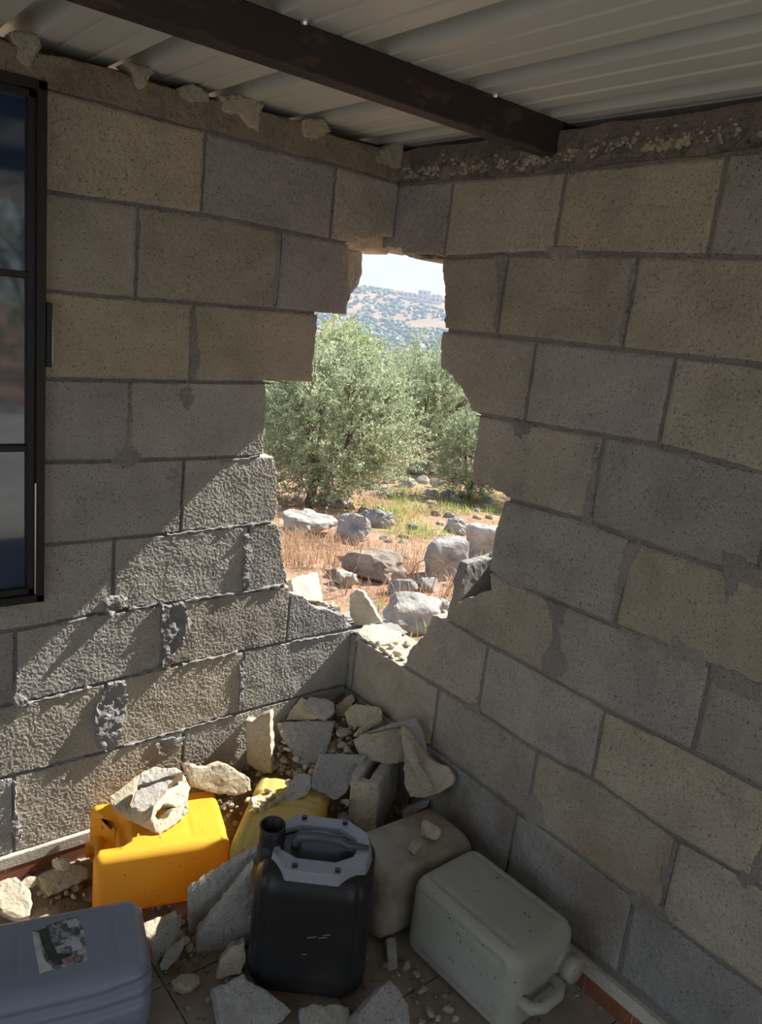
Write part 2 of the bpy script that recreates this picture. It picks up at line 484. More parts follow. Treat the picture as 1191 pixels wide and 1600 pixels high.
# bed joints: points traced along each joint -> (distance from corner, height)
LJ = {1: [(75,138),(318,203),(525,258),(628,287)], 2: [(75,300),(318,335),(520,375)], 3: [(75,455),(300,474),(435,484),(540,494)],
      4: [(75,592),(300,597),(490,598)], 5: [(75,722),(203,720),(430,712)], 6: [(75,852),(285,832),(435,815)],
      7: [(30,985),(178,955),(320,935),(450,915)], 8: [(25,1101),(270,1040),(380,1017),(540,985)], 9: [(22,1212),(200,1165),(370,1115),(500,1080)], 10: [(0,1340),(140,1297)]}
RJ = {1: [(628,287),(700,281),(870,268),(1130,240)], 2: [(690,402),(870,394),(1100,400)], 3: [(690,515),(830,530),(1055,555),(1191,570)], 4: [(735,645),(820,660),(1030,695),(1191,740)],
      5: [(793,781),(920,814),(989,844),(1109,884)], 6: [(821,919),(886,947),(954,975),(1105,1039)], 7: [(697,968),(757,1005),(869,1065),(942,1107),(1083,1176)],
      8: [(545,987),(680,1073),(749,1114),(845,1179),(925,1217),(1059,1312),(1153,1364)], 9: [(690,1180),(814,1274),(849,1295),(983,1395),(1066,1460),(1191,1550)], 10: [(908,1481),(987,1540)]}
LJ = {k: sorted((-onL(*q).x, onL(*q).z) for q in v) for k, v in LJ.items()}
RJ = {k: sorted((-onR(*q).y, onR(*q).z) for q in v) for k, v in RJ.items()}
def jz(tab, k, u):
    p = tab[k]
    nom = (10-k)*0.205 if k < 10 else -0.035
    if u <= p[0][0]: 
        w = min(1, (p[0][0]-u)/0.5); return p[0][1]*(1-w)+nom*w
    if u >= p[-1][0]:
        w = min(1, (u-p[-1][0])/0.5); return p[-1][1]*(1-w)+nom*w
    for (a, za), (b, zb) in zip(p, p[1:]):
        if a <= u <= b: return za+(zb-za)*(u-a)/(b-a)
# vertical joints per row (distance from corner)
def row_joints(known, lo, hi):
    known = sorted(known); out = list(known)
    while out[0]-0.41 > lo+0.06: out.insert(0, out[0]-0.41)
    while out[-1]+0.41 < hi-0.06: out.append(out[-1]+0.41)
    return out
ul = lambda x, y: -onL(x, y).x
ur = lambda x, y: -onR(x, y).y
LWEND, RWEND = 2.35, 3.1
LV = {1: [ul(522,315), ul(319,265)], 2: [ul(436,420), ul(215,385)], 3: [ul(301,535)], 4: [ul(203,655)], 5: [ul(285,775)],
      6: [ul(386,870), ul(178,900)], 7: [ul(452,950), ul(265,990), ul(25,1045)], 8: [ul(378,1065), ul(165,1120)], 9: [ul(285,1190), ul(22,1260)]}
RV = {1: [ur(700,340), ur(874,330), ur(1120,320)], 2: [ur(785,455), ur(985,465)], 3: [ur(828,595), ur(1042,625)], 4: [ur(930,755)], 5: [ur(972,910)],
      6: [ur(866,1000), ur(1097,1105)], 7: [ur(753,1060), ur(935,1160)], 8: [ur(680,1110), ur(830,1225), ur(1045,1370)], 9: [ur(800,1310), ur(983,1440)]}

# opening broken through the corner, traced on each wall's inner face
HL = [(622,372),(600,365),(580,372),(557,376),(545,384),(546,440),(549,460),(540,494),(497,491),(495,520),(491,560),(489,598),(415,600),(417,640),(412,690),(412,711),(428,712),(433,740),(432,770),(435,790),(430,814),(437,830),(440,860),(448,905),(454,928),(469,930),(481,938),(497,951),(524,957),(539,962),(543,978)]
HR = [(626,387),(628,397),(655,405),(684,403),(690,402),(694,454),(695,514),(689,528),(688,573),(704,585),(722,608),(734,632),(737,645),(746,652),(746,682),(739,709),(736,753),(759,758),(787,772),(791,780),(779,814),(769,851),(762,868),(766,923),(714,941),(702,950),(699,965),(674,962),(662,992),(640,1015),(632,1037),(605,1029),(581,1009),(558,988),(545,985)]
hl = [(-onL(*q).x, onL(*q).z) for q in HL]; hl = [(-0.5, hl[0][1])] + hl + [(-0.5, hl[-1][1])]
hr = [(-onR(*q).y, onR(*q).z) for q in HR]; hr = [(-0.5, hr[0][1])] + hr + [(-0.5, hr[-1][1])]
random.seed(11)
hl_j = subdiv_poly(hl, 0.012, 0.0035)
hr_j = subdiv_poly(hr, 0.012, 0.0035)
def offset_out(poly, d):
    cx, cy = -0.1, 1.0; out = []
    n = len(poly)
    area = sum(poly[i][0]*poly[(i+1) % n][1]-poly[(i+1) % n][0]*poly[i][1] for i in range(n))
    s = 1 if area > 0 else -1
    for i in range(n):
        a = Vector(poly[i-1]); b = Vector(poly[(i+1) % n]); t_ = (b-a).normalized()
        out.append((poly[i][0]+s*t_.y*d, poly[i][1]-s*t_.x*d))
    return out

WIN_U0, WIN_U1, WIN_Z0, WIN_Z1 = 1.0, 1.86, 0.676, 1.857
win_hole = [(WIN_U0+0.005, WIN_Z0+0.005), (WIN_U1-0.005, WIN_Z0+0.005), (WIN_U1-0.005, WIN_Z1-0.005), (WIN_U0+0.005, WIN_Z1-0.005)]
def to3L(u, v, d): return (-u, d, v)
def to3R(u, v, d): return (d, -u, v)
def flip(f): return f

def build_wall(side):
    left = side == 'left'
    JT, VJ, hole, to3, end = (LJ, LV, hl_j, to3L, LWEND) if left else (RJ, RV, hr_j, to3R, RWEND)
    lo = 0.0 if left else -THK
    mats_tan = {(2, 1), (3, 1), (3, 0), (1, 1), (8, 1)} if left else {(2, 1), (2, 2), (3, 1), (6, 1), (8, 2), (5, 1), (7, 1)}
    # mortar bed behind the block faces; it also closes the wall up to the roof
    core_hole = offset_out(hole, 0.012)
    outer = [(lo+0.004, -0.06), (end-0.004, -0.06), (end-0.004, 1.87), (lo+0.004, 1.87)]
    holes = [core_hole] + ([win_hole] if left else [])
    random.seed(3)
    d = plate(subdiv_poly(outer, 0.05, 0), holes, 0.03, lambda u, v, q: to3(u, v, q+0.005), THK-0.012, relief=0.002, edge=0.0)
    vs, fs = d
    if not left: pass
    wall = link('wall_'+side, mesh('wall_'+side, vs, fs), M['mortar'])
    tag(wall, ('inside wall of grey concrete blocks with the window, broken open at the corner' if left else 'inside wall of concrete blocks without a window, broken open at the corner'), 'wall', kind='structure')
    for k in range(1, 10):
        js = row_joints(VJ[k], lo, end)
        if left and k in (3, 4, 5): pass
        edges = [lo]+js+[end]
        for bi, (a, b) in enumerate(zip(edges, edges[1:])):
            if b-a < 0.03: continue
            g = 0.0045 if left else 0.0055
            ua, ub = a+(g if a > lo else 0.0), b-g
            top = [(ub+(ua-ub)*i/4, jz(JT, k, ub+(ua-ub)*i/4)-g) for i in range(5)]
            bot = [(ua+(ub-ua)*i/4, jz(JT, k+1, ua+(ub-ua)*i/4)+g) for i in range(5)]
            rect = subdiv_poly(bot+top, 0.02, 0.0012)
            lit = left and k >= 4 and a < 1.2
            hs = [hole] + ([win_hole] if left else [])
            inside_view = a < 1.35
            sp = 0.0046 if lit else (0.011 if inside_view else 0.05)
            rel = 0.0015 if lit else 0.0022
            proud = random.uniform(-0.002, 0.002)
            thick = THK-0.002
            special = (not left) and k == 6 and a < 0.45 < b
            special2 = left and k == 7 and a < 0.1
            if special or special2: thick = 0.032
            dd = plate(rect, hs, sp, (lambda u, v, q: to3(u, v, q+proud if q < 0.05 else q)), thick, relief=rel, edge=0.0035, lumps=0.0015, seed=k*7+bi)
            if dd is None: continue
            vs, fs = dd
            mb = MB(); mb.add(vs, fs)
            if special:   # hollow cell laid open: web and back shell stand higher than the broken front
                zt, zb = jz(JT, 6, 0.5)-g, jz(JT, 7, 0.5)+g
                wb = [(0.004, zb), (0.178, zb), (0.178, zt), (0.10, zt-0.004), (0.03, zt-0.012), (0.012, zt-0.06), (0.016, zt-0.11)]
                q = plate(subdiv_poly(wb, 0.012, 0.003), [], 0.012, lambda u, v, z: (u, -0.462+z, v), 0.032, relief=0.002)
                wm = MB(); wm.add(*q); wm.obj('broken_web', M['block_grey'], wall)
                back = [(0.435, zb), (ub, zb), (ub, zt), (0.435, zt)]
                q = plate(subdiv_poly(back, 0.02, 0.002), [], 0.02, lambda u, v, z: to3(u, v, z+0.146), 0.032, relief=0.002)
                mb.add(*q)
                mb.box((0.02, -ub, zb), (0.15, -0.63, zt))
            if special2:
                back = [(0.262, jz(JT, 8, 0.25)+g), (0.02, jz(JT, 8, 0.02)+g), (0.03, 0.45), (0.10, 0.48), (0.18, 0.52), (0.25, 0.55)]
                q = plate(subdiv_poly(back, 0.015, 0.002), [], 0.02, lambda u, v, z: to3(u, v, z+0.142), 0.033, relief=0.002)
                if q: mb.add(*q)
                zb = jz(JT, 8, 0.2)+g
                mb.box((-0.245, 0.03, zb), (-0.21, 0.145, zb+0.11)); mb.box((-0.03, 0.03, zb), (0.0, 0.145, zb+0.03))
                mb.box((-0.21, 0.03, zb), (-0.03, 0.145, zb+0.02))
            key = (k, bi)
            if left: m = {(1,2):'block_tan',(2,1):'block_tan',(3,1):'block_tan',(3,2):'block_tan',(1,0):'block_warm',(2,2):'block_warm',(7,1):'block_warm',(8,1):'block_warm',(8,2):'block_warm',(9,2):'block_warm'}.get(key, 'block_dirty' if k >= 8 and bi >= 3 else 'block_grey')
            else: m = {(1,2):'block_tan',(2,2):'block_tan',(2,1):'block_tan',(2,3):'block_tan',(3,1):'block_warm',(5,3):'block_tan',(6,1):'block_grey',(6,2):'block_rust',(7,3):'block_tan',(8,3):'block_rust',(8,2):'block_warm',(8,1):'block_warm',(9,2):'block_stained',(9,3):'block_dirty',(9,1):'block_dirty'}.get(key, 'block_grey' if (k+bi) % 2 else 'block_warm')
            o = mb.obj('concrete_block', M[m], wall)
    return wall
wall_L = build_wall('left')
wall_R = build_wall('right')

mb = MB(); mb.box((-2.60, -4.1, -0.20), (-2.42, -2.15, 1.93))  # added out of view, holds back daylight from the open side
wall_B = mb.obj('wall_blocker', M['mortar'])
tag(wall_B, 'unseen block wall added opposite the windowless wall to cut the fill light', 'wall', kind='structure')
for k in range(10):
    y = -2.152; first = 0.40 if k % 2 else 0.20
    while y > -4.05:
        y1 = max(y-first, -4.098); first = 0.40
        m_ = MB(); m_.box((-2.6, y1+0.01, -0.04+k*0.195), (-2.415, y, -0.04+k*0.195+0.186)); m_.obj('concrete_block', M[random.choice(['block_grey', 'block_warm', 'block_tan'])], wall_B, bevel=0.003)
        y = y1

def patch(px, plane, parent, mat, name, h=0.004, lumps=0.004, sp=0.008, dome=True, rel=0.001):
    """hand-thrown mortar on a wall: traced outline, domed"""
    f = onL if plane == 'L' else onR
    uv = [((-f(*q).x if plane == 'L' else -f(*q).y), f(*q).z) for q in px]
    n = len(uv)
    area = sum(uv[i][0]*uv[(i+1) % n][1]-uv[(i+1) % n][0]*uv[i][1] for i in range(n))
    if area < 0: uv = uv[::-1]
    t3 = to3L if plane == 'L' else to3R
    sd = random.uniform(0, 50)
    def to3(u, v, d):
        if d > 0.009: return t3(u, v, 0.006)
        if d >= 0.0039: return t3(u, v, 0.003)     # rim
        return t3(u, v, -h*(0.55+0.45*noise.fractal(Vector((u*22+sd, v*22, sd)), 0.7, 2, 3)) + d)
    dd = plate(subdiv_poly(uv, 0.008, 0.002), [], sp, to3, 0.02, relief=rel, edge=0.004)
    o = MB(); o.add(*dd)
    return o.obj(name, mat, parent)
random.seed(21)
# mortar squeezed out of the joints of the left wall
patch([(250,940),(262,945),(285,938),(293,962),(298,972),(290,980),(284,1000),(272,1020),(262,1046),(247,1044),(252,1010),(248,985)], 'L', wall_L, M['blob'], 'mortar_splat', 0.022, sp=0.006, rel=0.003)
patch([(150,1095),(168,1066),(196,1062),(200,1100),(192,1125),(188,1150),(180,1170),(163,1174),(150,1165),(148,1140),(143,1120)], 'L', wall_L, M['blob'], 'mortar_splat', 0.020, sp=0.006, rel=0.003)
patch([(160,938),(172,930),(190,929),(199,934),(196,942),(183,952),(170,963),(163,957)], 'L', wall_L, M['blob'], 'mortar_splat', 0.024, sp=0.005)
patch([(379,835),(390,833),(394,860),(388,885),(391,915),(380,922),(375,900),(381,870)], 'L', wall_L, M['blob'], 'mortar_splat', 0.014, sp=0.005, rel=0.003)
patch([(240,1160),(262,1150),(290,1150),(285,1165),(262,1172),(258,1186),(245,1182)], 'L', wall_L, M['blob'], 'mortar_splat', 0.010)
patch([(372,1035),(384,1020),(382,1060),(380,1108),(370,1112),(374,1080)], 'L', wall_L, M['blob'], 'mortar_splat', 0.010, sp=0.006, rel=0.003)
patch([(18,1090),(26,1045),(31,1062),(29,1080),(48,1096),(45,1106),(22,1104)], 'L', wall_L, M['blob'], 'mortar_splat', 0.010, sp=0.006, rel=0.003)
patch([(20,1215),(28,1228),(26,1260),(36,1300),(30,1318),(16,1300),(22,1262)], 'L', wall_L, M['blob'], 'mortar_splat', 0.010, sp=0.006, rel=0.003)
for q in ([(298,484),(304,478),(309,520),(315,565),(305,596),(297,590),(296,560)],
          [(280,605),(300,600),(305,625),(296,645),(286,640),(278,620)],
          [(180,700),(195,690),(215,700),(222,715),(212,728),(188,735),(175,722)],
          [(262,730),(285,728),(284,755),(272,760),(258,748)],
          [(430,360),(440,362),(438,420),(434,470),(427,478),(431,420)],
          [(195,705),(203,600),(207,602),(209,705)]):
    patch(q, 'L', wall_L, M['smear'], 'mortar_smear', 0.0022)
def spall(px, y, th, mat, plane='L'):
    f = (lambda q: onL(q[0], q[1], y)) if plane == 'L' else (lambda q: onR(q[0], q[1], y))
    uv = [(-f(q).x, f(q).z) if plane == 'L' else (-f(q).y, f(q).z) for q in px]
    t3 = to3L if plane == 'L' else to3R
    d = plate(subdiv_poly(uv, 0.01, 0.002), [], 0.012, lambda u, v, q: t3(u, v, y+q), th, relief=0.003, edge=0.003, lumps=0.005)
    m_ = MB(); m_.add(*d); m_.obj('broken_web', M[mat], wall_L if plane == 'L' else wall_R)
spall([(540,376),(560,360),(600,355),(626,360),(624,385),(606,398),(590,392),(565,391),(550,386)], 0.05, 0.12, 'break_cream')
spall([(530,384),(560,388),(566,396),(567,428),(562,442),(552,456),(540,470),(530,450)], 0.10, 0.075, 'block_grey')
spall([(628,380),(684,385),(685,403),(672,408),(655,405),(640,402),(630,398)], 0.03, 0.14, 'break_cream', 'R')
# beads of mortar along the lit bed joints
def bead(pts, plane, parent, r=0.0045):
    f = onL if plane == 'L' else onR
    mb = MB(); P = []
    for a, b in zip(pts, pts[1:]):
        A, B = f(*a), f(*b); k = max(2, int((B-A).length/0.012))
        P += [A.lerp(B, i/k) for i in range(k)]
    P = [p + Vector((random.uniform(-1, 1), 0, random.uniform(-1, 1)))*0.0025 for p in P]
    mb.tube(P, [r*random.choice((0.5, 0.8, 1.0, 1.0, 1.2, 1.9)) for _ in P], 6)
    mb.obj('mortar_bead', M['blob'], parent)
bead([(22,1104),(150,1072)], 'L', wall_L); bead([(200,1055),(268,1040)], 'L', wall_L); bead([(285,1038),(330,1028),(378,1017)], 'L', wall_L, 0.004)
bead([(90,977),(160,960)], 'L', wall_L); bead([(200,952),(250,944)], 'L', wall_L); bead([(290,938),(372,926),(448,913)], 'L', wall_L); bead([(260,836),(350,824),(428,815)], 'L', wall_L)
bead([(455,1003),(500,996),(540,988)], 'L', wall_L, 0.003); bead([(192,1166),(240,1152),(370,1116)], 'L', wall_L, 0.004); bead([(60,1199),(140,1180)], 'L', wall_L)
bead([(345,722),(410,713)], 'L', wall_L, 0.003)
# darker wiped mortar on the right wall
for q in ([(773,884),(815,889),(848,888),(853,905),(848,925),(826,922),(800,918),(776,902)],
          [(850,935),(886,947),(882,985),(876,1014),(887,1025),(888,1050),(868,1066),(845,1052),(846,1025),(866,1000),(858,960)],
          [(962,975),(985,985),(1040,1005),(1055,990),(1066,1003),(1100,1012),(1105,1030),(1092,1060),(1070,1052),(1058,1040),(1010,1025),(975,1000)],
          [(1110,1035),(1150,1045),(1191,1070),(1191,1100),(1150,1085),(1120,1075),(1108,1055)],
          [(972,850),(1000,842),(1004,858),(985,885),(968,940),(956,972),(950,965),(962,910)],
          [(908,812),(928,690),(936,692),(926,790),(922,825),(912,830)],
          [(1125,860),(1155,865),(1191,890),(1191,925),(1160,915),(1150,930),(1135,950),(1130,920)],
          [(816,1240),(838,1238),(852,1265),(850,1295),(830,1290),(818,1278)],
          [(978,1400),(1000,1390),(1032,1415),(1060,1420),(1064,1445),(1030,1440),(995,1425)],
          [(850,385),(880,382),(905,385),(895,404),(860,402)],
          [(822,398),(840,400),(870,402),(866,408),(840,408)],
          [(725,1095),(748,1100),(750,1120),(735,1110),(724,1106)],
          [(1144,1375),(1175,1340),(1191,1320),(1191,1375),(1170,1392),(1150,1390)],
          [(800,655),(832,660),(828,675),(812,690),(803,680)],
          [(1030,1370),(1052,1310),(1060,1315),(1050,1360),(1035,1420)],
          [(770,395),(795,400),(783,455),(775,515),(768,515),(778,450)],
          [(985,410),(995,412),(985,460),(972,535),(964,535),(976,470)]):
    patch(q, 'R', wall_R, M['smear'], 'mortar_smear', 0.0022)

# ------------------------------------------------------------------ ring beam and cement dabs under the roof
ROOF_Z = 1.943
def ring_beam(side):
    left = side == 'L'
    end = LWEND if left else RWEND
    JT = LJ if left else RJ
    t3 = to3L if left else to3R
    lo = 0.0 if left else -THK
    n = int((end-lo)/0.06)
    bot = [(lo+(end-lo)*i/n, jz(JT, 1, lo+(end-lo)*i/n)+0.002+random.uniform(-.004, .003)) for i in range(n+1)]
    top = [(lo+(end-lo)*i/n, ROOF_Z-0.019+random.uniform(-.004, .004)-(0.006 if (i % 7) in (2, 3, 4) and left else 0) - (0.004 if left else 0)) for i in range(n, -1, -1)]
    sd = 3.3 if left else 8.1
    def to3(u, v, d):
        if d > 0.05: return t3(u, v, d)
        rough = 0.004
        if not left and v < 1.885+0.015*noise.noise(Vector((u*9, 1, 2))): rough = 0.014
        return t3(u, v, d - 0.006 + rough*noise.fractal(Vector((u*32+sd, v*32, sd)), 0.8, 2, 3))
    d = plate(subdiv_poly(bot+top, 0.03, 0.001), [], 0.0085, to3, THK-0.002, relief=0.002, edge=0.002)
    mb = MB(); mb.add(*d)
    cl = MB()
    if left: cl.box((-LWEND, 0.09, 1.90), (0.0, THK-0.01, ROOF_Z+0.002))
    else: cl.box((0.07, -RWEND, 1.90), (THK-0.01, THK-0.01, ROOF_Z+0.002))
    cl.obj('roof_seal', M['ring'], wall_L if left else wall_R)
    return mb.obj('ring_beam', M['ring'], wall_L if left else wall_R)
random.seed(5)
ring_beam('L'); ring_beam('R')
# exposed gravel along the lower half of the right-hand ring beam
vs_, fs_ = [], []
mb = MB()
for i in range(1000):
    u = random.uniform(0.0, 1.5); zc = jz(RJ, 1, u)+0.012+abs(random.gauss(0, 0.018))+ (0.01 if u > 0.5 else 0)
    s = random.uniform(0.003, 0.009)*(1.25 if random.random() < 0.2 else 1)
    v, f = stone_mesh((s, s*random.uniform(.7, 1.2), s*random.uniform(.6, 1)), 1, 6, 0)
    v = v + np.array([0.004-0.008*random.random(), -u, min(zc, 1.90)])
    mb.add(v.tolist(), f)
tag(mb.obj('exposed_gravel', M['cement_pale'], wall_R), kind='stuff')
dabs = [[(22,85),(15,50),(40,32),(58,40),(64,75),(50,95),(48,112),(30,100)], [(190,100),(205,95),(235,92),(240,115),(228,128),(222,148),(210,135),(205,115)],
        [(275,140),(300,130),(325,145),(325,160),(300,162),(282,152)], [(340,150),(375,140),(412,165),(405,185),(400,210),(388,200),(370,180),(345,175)],
        [(470,190),(480,185),(505,182),(517,205),(500,215),(485,228),(472,215)], [(590,235),(620,215),(660,222),(708,215),(710,225),(670,245),(645,270),(620,265),(585,252)]]
for q in dabs:
    q2 = [(-onL(*p).x, min(onL(*p).z, ROOF_Z+0.004)) for p in q]
    n_ = len(q2); ar = sum(q2[i][0]*q2[(i+1) % n_][1]-q2[(i+1) % n_][0]*q2[i][1] for i in range(n_))
    if ar < 0: q2 = q2[::-1]
    q2 = [(max(u, 0.005), v) for u, v in q2]
    sd = random.uniform(0, 30)
    d = plate(subdiv_poly(q2, 0.012, 0.003), [], 0.009, lambda u, v, d, sd=sd: to3L(u, v, d-0.011-0.005*noise.noise(Vector((u*30+sd, v*30, sd)))), 0.05, relief=0.002, edge=0.006)
    if d:
        mb = MB(); mb.add(*d); mb.obj('cement_dab', M['cement_pale'], wall_L)

# ------------------------------------------------------------------ roof sheet and steel beam
RX0, RX1, RY0, RY1 = -3.4, 0.42, -4.2, 0.40  # carried on past the open sides, out of view, to shut out sky light
PITCH, RIB0 = 0.245, -0.315
prof = []
k0 = int((RX0-RIB0)/PITCH)-1
for k in range(k0, 6):
    c = RIB0+k*PITCH
    prof += [(c-0.034, 0), (c-0.024, 0.046), (c+0.024, 0.046), (c+0.034, 0)]
    for s in (0.085, 0.160):
        prof += [(c+s-0.008, 0), (c+s-0.004, 0.004), (c+s+0.004, 0.004), (c+s+0.008, 0)]
prof = [p for p in prof if RX0 <= p[0] <= RX1]
mb = MB(); n = len(prof)
vs = [(x, y, ROOF_Z+z) for y in (RY0, RY1) for x, z in prof] + [(x, y, ROOF_Z+z+0.0012) for y in (RY0, RY1) for x, z in prof]
fs = []
for i in range(n-1):
    fs += [(i, n+i, n+i+1, i+1), (2*n+i, 2*n+i+1, 3*n+i+1, 3*n+i)]
fs += [(0, 2*n, 3*n, n), (n-1, 2*n-1, 4*n-1, 3*n-1)]
fs += [(i, i+1, 2*n+i+1, 2*n+i) for i in range(n-1)] + [(n+i, 3*n+i, 3*n+i+1, n+i+1) for i in range(n-1)]
mb.add(vs, fs)
ceiling = mb.obj('ceiling', M['roof'])
tag(ceiling, 'off-white ribbed metal roof sheeting seen from below', 'ceiling', kind='structure')
mb = MB(); mb.box((-3.4, -0.588, 1.867), (0.06, -0.538, ROOF_Z+0.001))
beam = mb.obj('roof_beam', M['beam'], None, bevel=0.004)
tag(beam, 'dark brown rusty steel beam under the roof sheeting', 'beam')
mb = MB(); mb.box((-3.4, -1.80, 1.867), (0.06, -1.75, ROOF_Z+0.001))
tag(mb.obj('roof_beam', M['beam'], None, bevel=0.004), 'second steel roof beam, parallel to the one by the broken corner', 'beam')
for x in (-0.24, -0.73, -0.985):
    mb = MB(); mb.lathe([(0.0, -0.008), (0.006, -0.008), (0.0085, -0.003), (0.0085, 0)], 8); o = mb.obj('screw', M['chrome'], ceiling); o.location = (x, -0.596, ROOF_Z)

# ------------------------------------------------------------------ window
win = empty('window_1', (-1.43, 0, WIN_Z0))
tag(win, 'black metal window with dark glass panes in the block wall', 'window', kind='structure')
def wpart(name, boxes, mat, bevel=0.002):
    mb = MB()
    for a, b in boxes: mb.box((a[0]+1.43, a[1], a[2]-WIN_Z0), (b[0]+1.43, b[1], b[2]-WIN_Z0))
    return mb.obj(name, mat, win, bevel=bevel)
x0, x1 = -WIN_U1, -WIN_U0
fw = 0.020
wpart('window_frame', [((x1-fw, -0.022, WIN_Z0), (x1, 0.05, WIN_Z1)), ((x0, -0.022, WIN_Z0), (x0+fw, 0.05, WIN_Z1)), ((x0, -0.022, WIN_Z0), (x1, 0.05, WIN_Z0+fw)), ((x0, -0.022, WIN_Z1-fw), (x1, 0.05, WIN_Z1))], M['frame_black'])
cx = (x0+x1)/2
for (sx0, sx1) in ((cx+0.004, x1-fw-0.002), (x0+fw+0.002, cx-0.004)):
    s = 0.016
    z0, z1 = WIN_Z0+fw+0.002, WIN_Z1-fw-0.002
    wpart('sash', [((sx1-s, -0.015, z0), (sx1, 0.02, z1)), ((sx0, -0.015, z0), (sx0+s, 0.02, z1)), ((sx0, -0.015, z0), (sx1, 0.02, z0+s)), ((sx0, -0.015, z1-s), (sx1, 0.02, z1)),
                   ((sx0, -0.012, 1.447), (sx1, 0.015, 1.463)), ((sx0, -0.012, 1.054), (sx1, 0.015, 1.070))], M['frame_black'])
    for pa, pb in ((z0+s, 1.054), (1.070, 1.447), (1.463, z1-s)):
        wpart('pane', [((sx0+s-0.004, 0.000, pa-0.004), (sx1-s+0.004, 0.005, pb+0.004))], M['glass'], 0)
wpart('hinge', [((x1, -0.028, 1.255), (x1+0.012, -0.004, 1.40)), ], M['frame_black'])
wpart('hinge_pin', [((x1+0.012, -0.014, 1.262), (x1+0.018, -0.002, 1.365))], M['chrome'])
wpart('handle_rod', [((x1-fw-0.004, -0.024, 0.70), (x1-fw-0.001, -0.018, 0.98))], M['chrome'], 0)

# ------------------------------------------------------------------ floor, skirting
mb = MB(); mb.box((-2.6, -3.2, FLOOR-0.12), (0.0, 0.0, FLOOR-0.004))
floor = mb.obj('floor', M['grout'])
tag(floor, 'dusty tiled floor strewn with rubble', 'floor', kind='structure')
TS = 0.33
jA = onZ(247, 1520, FLOOR); jB = onZ(300, 1600, FLOOR)
tile_m = None
tx0 = jA.x
nx0, nx1 = -6, 3
for i in range(-5, 4):
    for j in range(-9, 3):
        xa, ya = tx0+i*TS, -0.53+j*TS
        xb, yb = min(xa+TS-0.004, -0.001), min(ya+TS-0.004, -0.001)
        xa, ya = max(xa, -2.6), max(ya, -3.2)
        if xb-xa < 0.02 or yb-ya < 0.02: continue
        mb = MB(); dz = random.uniform(-0.0015, 0.0015)
        mb.box((xa, ya, FLOOR-0.01), (xb, yb, FLOOR+dz))
        mb.obj('tile', M['floor_tile'], floor)
for side in 'LR':
    mb = MB(); sk = None
    L_ = LWEND if side == 'L' else RWEND
    zt = -0.038
    if side == 'L': mb.box((-L_, -0.012, zt-0.036), (0.0, 0.02, zt))
    else: mb.box((-0.012, -L_, zt-0.036), (0.02, -0.012, zt))
    base = mb.obj('baseboard_left' if side == 'L' else 'baseboard_right', M['strip'], None, bevel=0.003)
    tag(base, 'whitish cement strip with red tiles below it, foot of the window wall' if side == 'L' else 'cement strip with red tiles below it, foot of the windowless wall', 'baseboard', kind='structure')
    w = 0.135; k = 0
    a0 = 0.012
    while a0 < L_-0.05:
        a1 = min(a0+w-0.005, L_)
        mb = MB()
        if side == 'L': mb.box((-a1, -0.010, FLOOR-0.004), (-a0, 0.0, zt-0.036))
        else: mb.box((-0.010, -a1, FLOOR-0.004), (0.0, -a0, zt-0.036))
        mb.obj('skirting_tile', M['skirt'], base); a0 += w
    mb = MB()
    if side == 'L': mb.box((-L_, -0.006, FLOOR-0.004), (-0.01, 0.0, zt-0.034))
    else: mb.box((-0.006, -L_, FLOOR-0.004), (0.0, -0.01, zt-0.034))
    mb.obj('grout_bed', M['strip'], base)

# ================================================================== JERRYCANS
def rrect(w, d, r, n=64):
    """points of a rounded rectangle, evenly by angle-ish arc length"""
    hw, hd = w/2-r, d/2-r
    segs = [('l', 2*hd), ('a', math.pi*r/2), ('l', 2*hw), ('a', math.pi*r/2)]*2
    per = 4*hd+4*hw-0 + 2*math.pi*r
    out = []
    cs = [(hw, hd, 0), (-hw, hd, 1), (-hw, -hd, 2), (hw, -hd, 3)]
    pts = []
    na = n//8; nl = n//8
    for ci, (cx, cy, q) in enumerate(cs):
        for i in range(na):
            a = q*math.pi/2 + (i/na)*math.pi/2
            pts.append((cx+r*math.cos(a), cy+r*math.sin(a)))
        a = (q+1)*math.pi/2
        p0 = (cx+r*math.cos(a), cy+r*math.sin(a))
        nx, ny, _ = cs[(ci+1) % 4]
        p1 = (nx+r*math.cos(a), ny+r*math.sin(a))
        for i in range(nl):
            pts.append((p0[0]+(p1[0]-p0[0])*i/nl, p0[1]+(p1[1]-p0[1])*i/nl))
    return pts
